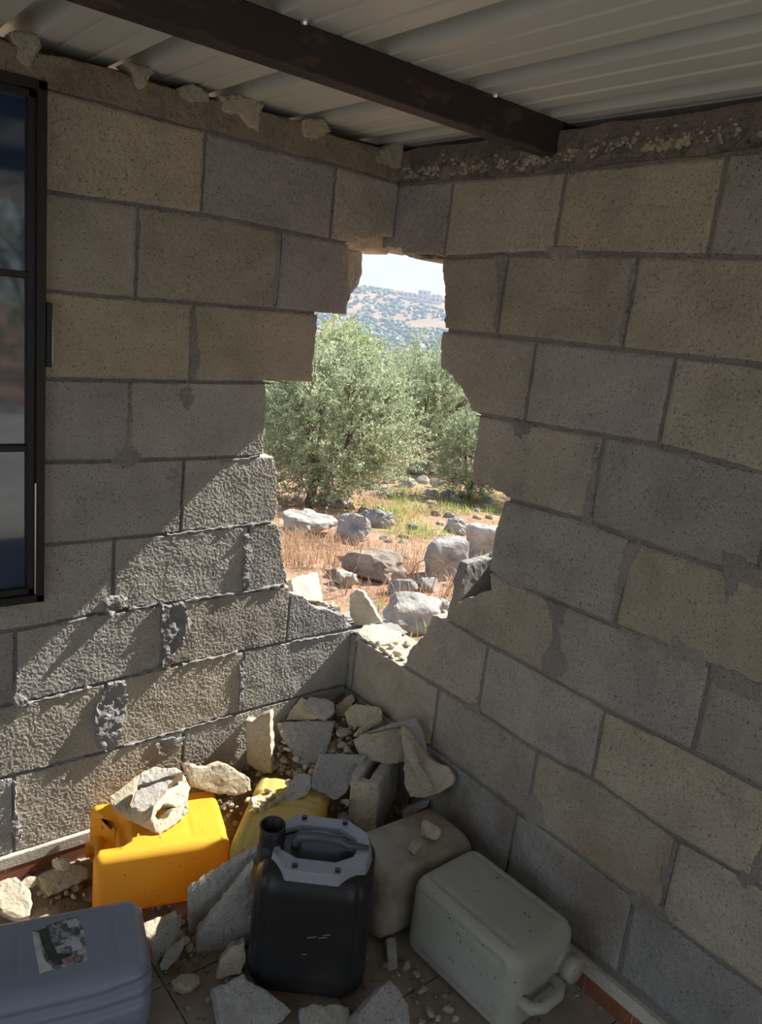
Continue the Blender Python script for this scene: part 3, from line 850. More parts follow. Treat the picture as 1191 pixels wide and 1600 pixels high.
def can_body(w, d, h, r=0.045, fil=0.03, n=96, nz=44, disp=None, topdisp=None, taper=0.0):
    """moulded can: rounded-rectangle section lofted upwards with rounded shoulders, closed top and bottom.
    disp(x,y,z)->inward offset of the wall; topdisp(x,y)->drop of the top"""
    rings = []
    zs = [i/nz for i in range(nz+1)]
    prof = []
    for a in np.linspace(0, 1, 7): prof.append((fil*(1-math.cos(a*math.pi/2)), fil*(1-math.sin(a*math.pi/2))))   # z, inset
    for z in np.linspace(fil, h-fil, nz)[1:-1]: prof.append((z, 0))
    for a in np.linspace(0, 1, 7): prof.append((h-fil+fil*math.sin(a*math.pi/2), fil*(1-math.cos(a*math.pi/2))))
    V = []
    for z, ins in prof:
        tp = taper*(z/h)
        for x, y in rrect(w-2*ins-tp, d-2*ins-tp, max(r-ins*0.6, 0.006), n):
            if disp:
                k = disp(x, y, z); nx, ny = (x/(w/2))**5, (y/(d/2))**5; L = math.hypot(nx, ny)+1e-9
                x -= nx/L*k; y -= ny/L*k
            V.append([x, y, z])
    N = len(rrect(w, d, r, n)); R = len(prof); F = []
    for i in range(R-1):
        for k in range(N): F.append((i*N+k, i*N+(k+1) % N, (i+1)*N+(k+1) % N, (i+1)*N+k))
    # caps as concentric rings
    for end, base in ((0, 0), (1, (R-1)*N)):
        prev = list(range(base, base+N))
        for s in (0.85, 0.68, 0.5, 0.32, 0.15):
            cur = []
            for k in range(N):
                p = V[base+k]; cur.append(len(V)); V.append([p[0]*s, p[1]*s, p[2]])
            for k in range(N):
                q = (prev[k], prev[(k+1) % N], cur[(k+1) % N], cur[k]); F.append(q if end else q[::-1])
            prev = cur
        F.append(tuple(prev) if end else tuple(prev[::-1]))
    if topdisp:
        for v in V:
            if v[2] > h*0.5:
                kk = topdisp(v[0], v[1]); f = max(0, (v[2]-h*0.62)/(h*0.38)); v[2] -= kk*f
    return V, F
def bumpf(x, c, s): return math.exp(-((x-c)/s)**2)
def axes(wa, da, ha):
    wa, da, ha = (Vector(a).normalized() for a in (wa, da, ha))
    return Matrix(((wa.x, da.x, ha.x), (wa.y, da.y, ha.y), (wa.z, da.z, ha.z)))
def ring_pts(pts, z): return [Vector((p[0], p[1], z)) for p in pts]

# --- yellow can, lying on its broad side, moulded handle hollow at its left end
h_ax = Vector((-0.958, 0.286, 0)); up = Vector((0, 0, 1)); w_ax = up.cross(h_ax)   # w x d = h with d = up
yc = empty('jerrycan', (-0.578, -0.235, -0.030), axes(w_ax, up, h_ax) if w_ax.cross(up).dot(h_ax) > 0 else axes(-w_ax, up, h_ax))
tag(yc, 'bright yellow-orange plastic jerrycan lying on its side with a broken block on it', 'jerrycan')
def yd(x, y, z):
    k = 0
    if abs(y) > 0.06:   # long ridges just inside the broad faces' edges
        k += 0.008*(bumpf(abs(x), 0.094, 0.005)+0.7*bumpf(abs(x), 0.076, 0.005))*(z < 0.33)+0.003*bumpf(z, 0.10, 0.005)*(abs(x) < 0.07)
    if abs(y) > 0.06 and abs(x) < 0.075: k += 0.045*max(0, min(1, (z-0.278)/0.02))   # hollow around the handle
    return k
YCAP = 1 if (yc.matrix_world.to_3x3() @ Vector((1, 0, 0))).y > 0 else -1
def ytop(x, y): return 0.062*max(0, min(1, (0.085-abs(x))/0.02))
V_, F_ = can_body(0.246, 0.180, 0.345, 0.022, 0.020, disp=yd, topdisp=ytop)
mb = MB(); mb.add(V_, F_); mb.obj('body', M['yellow'], yc, smooth=True)
mb = MB(); mb.tube([(-0.098, 0, 0.312), (-0.07, 0, 0.322), (0, 0, 0.325), (0.07, 0, 0.322), (0.098, 0, 0.312)], 0.012, 12); mb.obj('handle', M['yellow'], yc, smooth=True)
mb = MB(); mb.lathe([(0.018, 0.32), (0.018, 0.345), (0.021, 0.345), (0.021, 0.356), (0.0, 0.357)], 24, YCAP*0.095, -0.04); mb.obj('cap', M['yellow'], yc, smooth=False)

# --- pale yellow can behind, half buried
h_ax = Vector((0.69, 0.72, 0)).normalized(); w_ax = up.cross(h_ax)
pc = empty('jerrycan', (-0.548, -0.443, -0.022), axes(w_ax, up, h_ax) if w_ax.cross(up).dot(h_ax) > 0 else axes(-w_ax, up, h_ax))
tag(pc, 'pale lemon-yellow jerrycan lying half buried under rubble behind the black one', 'jerrycan')
def pd(x, y, z):
    k = 0
    if abs(x) > 0.08: k += 0.006*(bumpf(z, 0.20, 0.008)+bumpf(z, 0.235, 0.008))
    if y > 0.05: k += 0.0045*(bumpf(z, 0.20, 0.008)+bumpf(z, 0.235, 0.008)+bumpf(abs(x), 0.075, 0.006))
    return k
V_, F_ = can_body(0.225, 0.19, 0.33, 0.04, 0.028, disp=pd)
mb = MB(); mb.add(V_, F_); mb.obj('body', M['pale'], pc, smooth=True)
mb = MB(); mb.lathe([(0.024, 0.325), (0.024, 0.345), (0.0, 0.346)], 20, 0.06, 0); mb.obj('cap', M['pale'], pc)

# --- slate-grey can, lying, label on the upward side
h_ax = Vector((-0.965, 0.262, 0)).normalized(); w_ax = up.cross(h_ax)
gc_rot = axes(w_ax, up, h_ax) if w_ax.cross(up).dot(h_ax) > 0 else axes(-w_ax, up, h_ax)
gc = empty('jerrycan', (-0.917, -0.528, -0.030), gc_rot)
tag(gc, 'slate-grey plastic canister lying on its side with a torn printed label', 'jerrycan')
def gd(x, y, z):
    k = 0
    if abs(x) > 0.09: k += 0.015*(bumpf(y-0.16*(0.12-min(z, 0.12)), 0.042, 0.010)+bumpf(y-0.1*(0.12-min(z, 0.12)), 0.005, 0.010)+0.6*bumpf(y, -0.05, 0.008))
    if abs(y) > 0.06: k += 0.003*(bumpf(z, 0.072, 0.004)+bumpf(z, 0.268, 0.004))*(1 if abs(x) < 0.06 else 0)
    return k
V_, F_ = can_body(0.245, 0.180, 0.39, 0.040, 0.034, disp=gd, nz=60, n=128)
mb = MB(); mb.add(V_, F_); gbody = mb.obj('body', M['slate'], gc, smooth=True)
mb = MB(); mb.lathe([(0.026, 0.385), (0.026, 0.415), (0.0, 0.417)], 24, 0.06, 0); mb.obj('cap', M['frame_black'], gc)
mb = MB(); mb.tube([(-0.08, 0, 0.38), (-0.075, 0, 0.41), (-0.03, 0, 0.42), (0.02, 0, 0.41), (0.03, 0, 0.385)], 0.012, 10); mb.obj('handle', M['slate'], gc, smooth=True)
gm = (Matrix.Translation(gc.location) @ gc_rot.to_4x4()).inverted()
def glab(pix, dy, mat, parent, name):
    zt = -0.030+0.090
    P = [gm @ onZ(x, y, zt) for x, y in pix]
    mb = MB(); n = len(P)
    lo_ = [(p.x, 0.0895, p.z) for p in P]; hi_ = [(p.x, 0.0903+dy, p.z) for p in P]
    a_ = sum(P[i].x*P[(i+1) % n].z-P[(i+1) % n].x*P[i].z for i in range(n))
    f_ = [tuple(range(n, 2*n)) if a_ < 0 else tuple(range(2*n-1, n-1, -1))]
    f_ += [(i, (i+1) % n, n+(i+1) % n, n+i) for i in range(n)]
    mb.add(lo_+hi_, f_); return mb.obj(name, mat, parent)
lab = glab([(50,1455),(68,1448),(95,1438),(121,1432),(130,1450),(137,1500),(110,1508),(85,1517),(62,1522),(56,1490)], 0, M['label'], gc, 'label')
lab['label'] = 'torn and faded printed label'
glab([(50,1457),(56,1455),(62,1475),(70,1500),(84,1515),(62,1522),(56,1490)], 0.0004, M['label_paper'], lab, 'torn_paper')
glab([(60,1455),(76,1449),(80,1470),(90,1490),(112,1490),(112,1503),(92,1508),(76,1500),(66,1478)], 0.0004, M['label_dark'], lab, 'dark_print')
glab([(109,1472),(124,1467),(129,1482),(114,1487)], 0.0008, M['label_paper'], lab, 'white_panel')
glab([(103,1440),(120,1434),(123,1447),(108,1450)], 0.0008, M['label_paper'], lab, 'white_panel')
glab([(96,1500),(112,1494),(113,1502),(100,1507)], 0.0010, M['label_red'], lab, 'red_print')
glab([(117,1497),(125,1494),(126,1500),(118,1503)], 0.0010, M['label_red'], lab, 'red_print')

# --- black can, upright, grey dusty top with handle and open neck
w_ax = Vector((0.76, -0.65, 0.0)).normalized(); h_ax = Vector((-0.05, -0.05, 1)).normalized()
w_ax = (w_ax-h_ax*w_ax.dot(h_ax)).normalized(); d_ax = h_ax.cross(w_ax)
bc_rot = axes(w_ax, d_ax, h_ax)
BC = Vector((-0.548, -0.655, FLOOR))
bc = empty('jerrycan', BC, bc_rot)
tag(bc, 'black plastic jerrycan standing upright with a dusty grey top and open neck', 'jerrycan')
BH = 0.355
def bd(x, y, z):
    k = 0
    k += 0.006*bumpf(z, 0.055, 0.010)
    if abs(x) > 0.06 and z > 0.08:       # upright flutes on the rounded corners
        k += 0.006*max(0, 1-bumpf(z, 0.07, 0.05))*(bumpf(abs(x), 0.128, 0.006)+bumpf(abs(x), 0.108, 0.006))
    return k
V_, F_ = can_body(0.285, 0.235, BH, 0.062, 0.055, disp=bd, nz=50, n=144, taper=0.012)
mb = MB(); mb.add(V_, F_); mb.obj('body', M['black'], bc, smooth=True)
# octagonal grey plate with a sunk tray
oc = [(-0.100, -0.045), (-0.062, -0.092), (0.055, -0.092), (0.112, -0.052), (0.122, 0.0), (0.112, 0.050), (0.060, 0.090), (-0.060, 0.090), (-0.100, 0.05)]
inn = [(-0.088, -0.028), (-0.045, -0.052), (0.045, -0.052), (0.082, -0.028), (0.090, 0.0), (0.082, 0.028), (0.045, 0.052), (-0.045, 0.052), (-0.088, 0.030)]
zt = BH+0.010
mb = MB(); n = len(oc)
loops = [[(x*1.05, y*1.06, BH-0.022) for x, y in oc], [(x*1.02, y*1.03, zt-0.003) for x, y in oc], [(x, y, zt) for x, y in oc], [(x*1.04, y*1.06, zt) for x, y in inn], [(x, y, zt-0.004) for x, y in inn], [(x*0.94, y*0.9, BH-0.030) for x, y in inn]]
V_ = [p for l in loops for p in l]; F_ = []
for i in range(len(loops)-1):
    for k in range(n): F_.append((i*n+k, i*n+(k+1) % n, (i+1)*n+(k+1) % n, (i+1)*n+k))
F_.append(tuple((len(loops)-1)*n+k for k in range(n)))
mb.add(V_, F_); tp = mb.obj('top_plate', M['grey_top'], bc, bevel=0.003)
# the moulded body top is hollowed under the tray
mb = MB(); mb.tube([(-0.052, 0, BH-0.030), (-0.054, 0, BH+0.012), (-0.044, 0, BH+0.026), (0.0, 0, BH+0.030), (0.048, 0, BH+0.026), (0.066, 0, BH+0.014), (0.118, 0, BH+0.012)], [0.012, 0.012, 0.012, 0.0125, 0.012, 0.010, 0.006], 12)
mb.obj('handle', M['handle_dark'], bc, smooth=True)
NX = -0.112
mb = MB(); mb.lathe([(0.034, BH-0.06), (0.034, BH-0.005), (0.030, BH), (0.030, BH+0.008), (0.0325, BH+0.012), (0.030, BH+0.017), (0.030, BH+0.022), (0.0325, BH+0.026), (0.030, BH+0.031), (0.031, BH+0.046), (0.0295, BH+0.048), (0.0265, BH+0.046), (0.0265, BH-0.05), (0.0, BH-0.05)], 32, NX, 0.0)
mb.obj('neck', M['black'], bc, smooth=True)
for x, y in ((-0.045, -0.080), (0.052, -0.080), (-0.045, 0.080), (0.055, 0.078)):
    mb = MB(); mb.box((x-0.006, y-0.006, zt-0.002), (x+0.006, y+0.004, zt+0.006)); mb.obj('lug', M['black'], tp, bevel=0.001)
# scratches on the front
for (x, z, l, a) in ((0.0, 0.20, 0.02, 0.3), (0.025, 0.203, 0.02, 0.25), (0.035, 0.212, 0.016, 0.3), (-0.01, 0.15, 0.012, 0.1)):
    mb = MB(); mb.tube([(x, -0.1145, z), (x+l, -0.1145, z+l*a)], 0.0009, 5); mb.obj('scratch', M['grey_top'], bc)

# --- cloudy white can, lying along the wall
h_ax = Vector((0.045, -1, -0.0)).normalized(); w_ax = Vector((1, 0.045, 0)).normalized(); d_ax = h_ax.cross(w_ax)
wc = empty('jerrycan', (-0.198, -0.735, FLOOR+0.112), axes(w_ax, d_ax, h_ax))
UPS = 1 if d_ax.z > 0 else -1
tag(wc, 'cloudy white plastic jerrycan lying on its side along the block wall, handle outwards', 'jerrycan')
def wd(x, y, z):
    k = 0
    if abs(y) > 0.08: k += 0.004*bumpf(abs(x), 0.082, 0.007)*(0.03 < z < 0.31)+0.002*bumpf(z, 0.045, 0.004)*(abs(x) < 0.08)
    if abs(x) > 0.08: k += 0.004*bumpf(abs(y), 0.080, 0.007)*(0.03 < z < 0.31)
    return k
def wtop(x, y): return 0.030*max(0, min(1, (0.062-abs(x))/0.03))*max(0, min(1, (0.115-abs(y))/0.03))
V_, F_ = can_body(0.232, 0.222, 0.350, 0.034, 0.040, disp=wd, topdisp=None, nz=50, n=128)
mb = MB(); mb.add(V_, F_); mb.obj('body', M['white'], wc, smooth=True)
mb = MB(); mb.tube([(-0.078, -UPS*0.01, 0.332), (-0.076, -UPS*0.01, 0.375), (-0.05, -UPS*0.01, 0.386), (0.01, -UPS*0.01, 0.386), (0.034, -UPS*0.01, 0.375), (0.036, -UPS*0.01, 0.332)], 0.015, 12); mb.obj('handle', M['white'], wc, smooth=True)
mb = MB(); mb.lathe([(0.040, 0.33), (0.034, 0.352), (0.028, 0.356), (0.028, 0.362), (0.032, 0.362), (0.032, 0.386), (0.030, 0.390), (0.0, 0.391)], 28, 0.072, UPS*0.02); mb.obj('cap', M['white'], wc, smooth=True)

# --- dirty white can behind it
h_ax = Vector((-1, 0.03, 0)).normalized(); w_ax = Vector((0.03, 1, 0)).normalized(); d_ax = h_ax.cross(w_ax)
dc = empty('jerrycan', (-0.055, -0.628, FLOOR+0.110), axes(w_ax, d_ax, h_ax))
tag(dc, 'dusty brownish-white jerrycan behind the cloudy white one, two stones on it', 'jerrycan')
V_, F_ = can_body(0.19, 0.215, 0.315, 0.035, 0.032, disp=lambda x, y, z: 0.004*bumpf(abs(x), 0.07, 0.007)*(abs(y) > 0.08), n=96)
mb = MB(); mb.add(V_, F_); mb.obj('body', M['white_dirty'], dc, smooth=True)
mb = MB(); mb.tube([(0, -0.06, 0.30), (0, -0.06, 0.335), (0, -0.03, 0.345), (0, 0.02, 0.345), (0, 0.045, 0.335), (0, 0.045, 0.30)], 0.012, 10); mb.obj('handle', M['white_dirty'], dc, smooth=True)
mb = MB(); mb.lathe([(0.026, 0.305), (0.026, 0.335), (0.0, 0.336)], 20, 0.05, 0.05); mb.obj('cap', M['white_dirty'], dc)

# ================================================================== RUBBLE
random.seed(99)
# heap of crumbs and dust in the corner, under the broken pieces
def heap_h(x, y):
    h = 0.30*math.exp(-((x+0.02)**2+(y+0.02)**2)/(2*0.22**2)) + 0.10*math.exp(-((x+0.16)**2+(y+0.30)**2)/(2*0.10**2))+0.07*math.exp(-((x+0.42)**2+(y+0.06)**2)/(2*0.10**2))
    h += 0.012*math.exp(-((x+0.9)**2+(y+0.12)**2)/(2*0.25**2))+0.010*math.exp(-((x+0.6)**2+(y+0.6)**2)/(2*0.4**2))
    return h
FOOT = []      # footprints (centre, axis a, axis b, half lengths) of what stands in the dirt
def foot(root, w, d, h, lying):
    m_ = root.matrix_world; o_ = m_.translation
    wx, hx = (m_.to_3x3() @ Vector((1, 0, 0))), (m_.to_3x3() @ Vector((0, 0, 1)))
    dx = m_.to_3x3() @ Vector((0, 1, 0))
    if lying: FOOT.append((o_+hx*h/2, wx, hx, w/2, h/2))
    else: FOOT.append((o_, wx, dx, w/2, d/2))
bpy.context.view_layer.update()
foot(yc, 0.246, 0.18, 0.345, True); foot(pc, 0.225, 0.19, 0.33, True); foot(gc, 0.245, 0.18, 0.39, True)
foot(bc, 0.285, 0.235, 0.36, False); foot(wc, 0.232, 0.222, 0.35, True); foot(dc, 0.19, 0.215, 0.315, True)
FOOT.append((Vector((-0.193+0.084-0.023, -0.462+0.054+0.036, 0)), Vector((0.84, 0.54, 0)).normalized(), Vector((-0.54, 0.84, 0)).normalized(), 0.10, 0.043))
def in_foot(x, y, m=0.0):
    p = Vector((x, y, 0))
    for c, a, b, la, lb in FOOT:
        q = p-Vector((c.x, c.y, 0))
        if abs(q.dot(a)) < la-m and abs(q.dot(b)) < lb-m: return True
    return False
vs, fs = [], []
N = 150
for i in range(N+1):
    for j in range(N+1):
        x = -1.35+1.35*i/N; y = -1.25+1.25*j/N
        z = FLOOR-0.016+heap_h(x, y)+0.010*noise.fractal(Vector((x*14, y*14, 0)), 0.9, 2, 4)
        if in_foot(x, y, 0.012): z = FLOOR-0.03
        vs.append((x, y, z))
for i in range(N):
    for j in range(N): fs.append((i*(N+1)+j, (i+1)*(N+1)+j, (i+1)*(N+1)+j+1, i*(N+1)+j+1))
heap = link('rubble_dust', mesh('rubble_dust', vs, fs), M['dirt'])
tag(heap, 'brown dirt and crushed concrete dust heaped into the corner', 'dirt', kind='stuff')
mb = MB()
for i in range(1500):
    x = -abs(random.gauss(0, 0.45)); y = -abs(random.gauss(0, 0.42))
    if x < -1.3 or y < -1.2 or in_foot(x-0.01, y-0.01, -0.004): continue
    s = abs(random.gauss(0.004, 0.004))+0.0015
    v, f = stone_mesh((s, s*0.9, s*0.8), 1, 6, 0)
    v = v+np.array([x-0.01, y-0.01, FLOOR-0.006+heap_h(x, y)+0.010*noise.fractal(Vector((x*14, y*14, 0)), 0.9, 2, 4)+s*0.3])
    v[:, 2] = np.maximum(v[:, 2], FLOOR+0.0005)
    mb.add(v.tolist(), f)
tag(mb.obj('concrete_crumbs', M['dust']), 'tiny concrete crumbs scattered over the floor and heap', 'crumbs', kind='stuff')

def pz(px, py, z): return onZ(px, py, z)
def P_(name, pix, anchor, nrm, thick, mat, label, inside=True, zmin_=None, **kw):
    return make_piece(name, [slab_data(pix, anchor, nrm, thick, **kw)], M[mat], label, inside=inside, zmin_=zmin_)
G = 'block_shard'
# upright shard against the left wall
make_piece(G, [slab_data([(384,1124),(395,1127),(404,1120),(421,1112),(424,1206),(410,1206),(398,1199),(386,1190)], pz(424,1206,0.02), (-0.78,-0.62,0.04), 0.030)], M['debris_cream'], 'upright flat concrete shard leaning near the left wall, one edge in sun')
P_(G, [(434,1130),(445,1128),(470,1127),(523,1126),(517,1150),(506,1188),(490,1192),(474,1193),(464,1184),(455,1168),(441,1147)], pz(480,1165,0.10), (-0.35,-0.55,0.75), 0.032, 'debris_grey', 'grey slab shard with a small sunlit patch, beside the upright shard')
P_(G, [(488,1215),(499,1178),(540,1178),(573,1180),(560,1205),(552,1222),(538,1240),(523,1253),(508,1240),(486,1231)], pz(525,1215,0.115), (-0.40,-0.60,0.70), 0.034, 'debris_grey', 'grey pentagonal slab shard lying over the pale yellow jerrycan', zmin_=0.0715)
P_(G, [(441,1245),(450,1228),(461,1211),(475,1208),(488,1213),(486,1228),(481,1240),(464,1249),(450,1252)], pz(464,1230,0.095), (-0.25,-0.45,0.85), 0.025, 'debris_grey', 'small dark flat shard on the pale yellow jerrycan', zmin_=0.0715)
# hollow half block standing on end
def half_block():
    N0 = Vector((-0.193, -0.462, -0.085)); ax = Vector((0.84, 0.54, 0.0)).normalized(); bx = Vector((-0.54, 0.84, 0.02)).normalized(); zx = Vector((0.02, 0.10, 1)).normalized()
    r = []
    def shell(off, th, L, Ht, sd):
        poly = [(0, 0), (L, 0), (L*0.99, Ht*0.98), (L*0.5, Ht), (0, Ht)]
        return plate(subdiv_poly(poly, 0.012, 0.002), [], 0.011, lambda u, v, d: N0+ax*u+zx*v+bx*(off+d), th, relief=0.0025, edge=0.002, lumps=0.002, seed=sd, mid=True)
    r.append(shell(0.0, 0.034, 0.20, 0.225, 1)); r.append(shell(0.060, 0.026, 0.20, 0.232, 2))
    def web(u0, th, Ht, sd):
        poly = [(0, 0), (0.086, 0), (0.086, Ht), (0.04, Ht*1.01), (0, Ht)]
        return plate(subdiv_poly(poly, 0.010, 0.002), [], 0.009, lambda u, v, d: N0+bx*u+zx*v+ax*(u0+d), th, relief=0.006, edge=0.003, lumps=0.007, seed=sd)
    r.append(web(-0.004, 0.034, 0.216, 3)); r.append(web(0.175, 0.022, 0.20, 4))
    return r
make_piece('half_block', half_block(), [M['debris_grey'], M['debris_cream']], 'half of a hollow block standing on end with a slot in its top', mats=[0, 0, 1, 0])
# large curved piece of hollow block against the right wall
def big_piece():
    r = [slab_data([(553,1156),(570,1146),(600,1139),(628,1133),(634,1160),(632,1190),(605,1195),(562,1182)], onR(600,1165,-0.085), (-0.62,-0.62,0.45), 0.028, lumps=0.003)]
    r.append(slab_data([(628,1132),(640,1142),(652,1160),(668,1182),(690,1196),(700,1198),(709,1214),(705,1226),(690,1236),(662,1246),(640,1245),(630,1222),(632,1180)], onR(675,1215,-0.055), (-0.80,-0.42,0.42), 0.026, lumps=0.012))
    r.append(slab_data([(572,1145),(600,1135),(630,1127),(648,1121),(656,1132),(662,1152),(668,1180),(650,1170),(636,1142),(628,1134)], onR(640,1140,-0.050), (-0.66,-0.40,0.62), 0.024, lumps=0.004))
    r.append(slab_data([(627,1134),(634,1138),(646,1165),(656,1195),(668,1214),(678,1234),(664,1240),(652,1216),(640,1192),(630,1165)], onR(652,1190,-0.095), (-0.55,-0.75,0.30), 0.03, lumps=0.006))
    return r
make_piece('hollow_block_piece', big_piece(), [M['debris_cream'], M['debris_grey']], 'large curved piece of hollow block tipped against the windowless wall', mats=[0, 0, 1, 0])
# pieces heaped at the very corner
P_(G, [(447,1124),(456,1108),(471,1090),(478,1094),(490,1108),(498,1122),(480,1126)], pz(472,1110,0.150), (-0.65,-0.55,0.50), 0.035, 'debris_cream', 'tan wedge-shaped shard in the corner heap, below the left wall')
P_(G, [(476,1101),(484,1089),(505,1091),(521,1097),(523,1112),(510,1122),(495,1112)], pz(500,1105,0.175), (-0.20,-0.55,0.80), 0.034, 'debris_grey', 'grey oblong shard lying on top of the corner heap')
P_(G, [(525,1102),(538,1092),(550,1085),(555,1094),(545,1108),(535,1120),(526,1118)], pz(540,1102,0.185), (-0.55,-0.65,0.50), 0.03, 'debris_cream', 'small tan shard standing right in the corner')
def bowl():
    return [slab_data([(538,1112),(546,1103),(556,1097),(563,1115),(560,1132),(552,1140),(544,1130)], onR(550,1118,-0.075), (-0.75,-0.50,0.40), 0.02),
            slab_data([(556,1098),(575,1099),(592,1102),(597,1112),(594,1124),(575,1130),(562,1132)], onR(578,1115,-0.06), (-0.45,-0.45,0.75), 0.022, lumps=0.008),
            slab_data([(597,1108),(598,1124),(580,1136),(560,1150),(554,1149),(562,1138),(578,1128),(592,1120)], onR(580,1134,-0.075), (-0.50,-0.80,0.15), 0.018)]
make_piece(G, bowl(), M['debris_cream'], 'bowl-shaped hollow shard in the corner against the windowless wall')
P_(G, [(629,1266),(640,1256),(660,1248),(673,1247),(668,1257),(650,1268),(632,1276)], pz(650,1262,0.075), (-0.4,-0.7,0.5), 0.03, 'debris_grey', 'narrow grey shard under the large curved block piece')
# on and behind the yellow can
def yellow_chunk():
    T = pz(250,1236,0.150); nt = Vector((-0.22,-0.42,0.88))
    r = [slab_data([(205,1262),(211,1238),(232,1222),(262,1210),(283,1205),(262,1226),(246,1250),(240,1258),(222,1268)], T, nt, 0.045, lumps=0.002),                    # weathered grey face
         slab_data([(222,1206),(240,1197),(262,1200),(274,1199),(286,1206),(262,1212),(232,1222),(215,1226)], T+nt*0.012, nt, 0.05, lumps=0.003),                            # upper step
         slab_data([(284,1204),(299,1230),(294,1252),(280,1262),(268,1256),(256,1256),(246,1268),(240,1282),(236,1280),(240,1256),(248,1246),(264,1226)], pz(268,1240,0.125), (0.30,-0.72,0.62), 0.05, lumps=0.007, relief=0.005),
         slab_data([(240,1284),(250,1286),(263,1277),(271,1264),(280,1262),(294,1252),(293,1272),(274,1287),(250,1304),(244,1300)], pz(268,1280,0.082), (0.15,-0.85,0.50), 0.05, lumps=0.005, relief=0.004),
         slab_data([(195,1270),(206,1262),(222,1268),(240,1260),(238,1282),(246,1302),(232,1296),(210,1286),(196,1280)], pz(222,1278,0.095), (-0.55,-0.78,0.30), 0.04, lumps=0.004),
         slab_data([(171,1244),(190,1231),(212,1212),(220,1208),(212,1228),(202,1250),(198,1272),(184,1266),(172,1254)], pz(195,1242,0.105), (-0.35,-0.40,0.85), 0.03, lumps=0.004)]
    return r
yk = make_piece('block_corner_piece', yellow_chunk(), [M['debris_grey'], M['debris_cream']], 'jagged sunlit corner piece of a block resting on the yellow jerrycan', mats=[0, 0, 1, 1, 1, 1], zmin_=0.0585)
P_(G, [(285,1191),(291,1196),(297,1192),(312,1200),(325,1200),(345,1192),(368,1202),(390,1216),(393,1235),(370,1243),(340,1240),(300,1230),(296,1215)], pz(340,1222,0.10), (-0.25,-0.85,0.40), 0.045, 'debris_cream', 'long cream shard behind the yellow jerrycan, top edge in sun')
# left foreground
P_(G, [(0,1377),(12,1372),(25,1370),(36,1379),(46,1390),(51,1411),(47,1430),(30,1435),(10,1428),(0,1422),(-12,1400)], pz(25,1410,-0.055), (-0.10,-0.62,0.75), 0.05, 'debris_cream', 'rounded sunlit slab by the red skirting, behind the grey canister')
P_(G, [(58,1370),(70,1362),(106,1349),(128,1352),(139,1358),(137,1372),(108,1386),(78,1398),(67,1386)], pz(100,1374,-0.075), (-0.05,-0.60,0.80), 0.04, 'debris_cream', 'flat shard lying along the red skirting left of the yellow jerrycan')
def two_shells():
    n = Vector((-0.40,-0.91,-0.10))
    A = pz(307,1480,-0.10)
    return [slab_data([(294,1398),(320,1380),(350,1360),(380,1343),(402,1331),(404,1345),(380,1380),(350,1415),(325,1445),(317,1462),(307,1470),(295,1464)], A+Vector((0.020,0.058,0.0)), n, 0.026, lumps=0.002),
            slab_data([(308,1462),(330,1436),(355,1405),(380,1375),(396,1355),(395,1400),(393,1470),(380,1490),(350,1500),(322,1506),(306,1490)], A, n, 0.026, lumps=0.002)]
make_piece('hollow_block_piece', two_shells(), M['debris_grey'], 'two parallel thin shells of a hollow block leaning beside the black jerrycan')
P_(G, [(224,1442),(240,1436),(262,1428),(275,1422),(278,1434),(262,1450),(238,1468),(228,1462)], pz(250,1450,-0.055), (-0.1,-0.55,0.80), 0.02, 'debris_cream', 'bright sunlit sliver between the yellow jerrycan and the grey canister')
P_(G, [(234,1472),(255,1452),(276,1434),(274,1455),(264,1482),(246,1510),(240,1512)], pz(250,1490,-0.09), (-0.80,-0.55,0.25), 0.025, 'debris_grey', 'thin upright shard beside the end of the grey canister')
P_(G, [(249,1508),(258,1490),(272,1474),(285,1465),(288,1478),(278,1498),(262,1514),(252,1515)], pz(268,1495,-0.085), (-0.25,-0.60,0.75), 0.022, 'debris_grey', 'narrow rough sliver in front of the two parallel shells')
P_(G, [(268,1532),(282,1522),(300,1520),(311,1524),(313,1535),(300,1545),(286,1548),(272,1541)], pz(290,1535,-0.098), (0,-0.35,0.93), 0.02, 'debris_cream', 'flat tan stone alone on the pale floor tile')
P_(G, [(345,1500),(360,1482),(382,1472),(384,1495),(378,1520),(350,1528),(338,1530)], pz(362,1520,-0.095), (-0.40,-0.80,0.45), 0.04, 'debris_cream', 'upright shard against the foot of the black jerrycan')
P_(G, [(336,1542),(352,1538),(366,1528),(381,1521),(388,1533),(407,1541),(430,1558),(456,1580),(440,1596),(420,1605),(346,1612),(342,1580)], pz(390,1570,-0.07), (-0.12,-0.60,0.80), 0.045, 'debris_grey', 'broad pale wedge of block in front of the black jerrycan')
P_(G, [(474,1574),(490,1568),(510,1572),(530,1568),(545,1574),(550,1592),(540,1612),(500,1612),(476,1598)], pz(510,1590,-0.085), (0,-0.50,0.85), 0.03, 'debris_grey', 'small knobbly shard at the foot of the black jerrycan')
P_(G, [(556,1612),(564,1580),(585,1555),(610,1532),(626,1548),(638,1570),(642,1612),(600,1620)], pz(600,1580,-0.06), (-0.05,-0.60,0.80), 0.055, 'debris_grey', 'triangular blue-grey chunk between the black and the cloudy white jerrycans')
P_(G, [(604,1466),(618,1464),(622,1490),(620,1514),(608,1516),(606,1490)], pz(613,1490,-0.10), (0,-0.45,0.9), 0.016, 'debris_grey', 'narrow strip of block on the floor beside the cloudy white jerrycan')
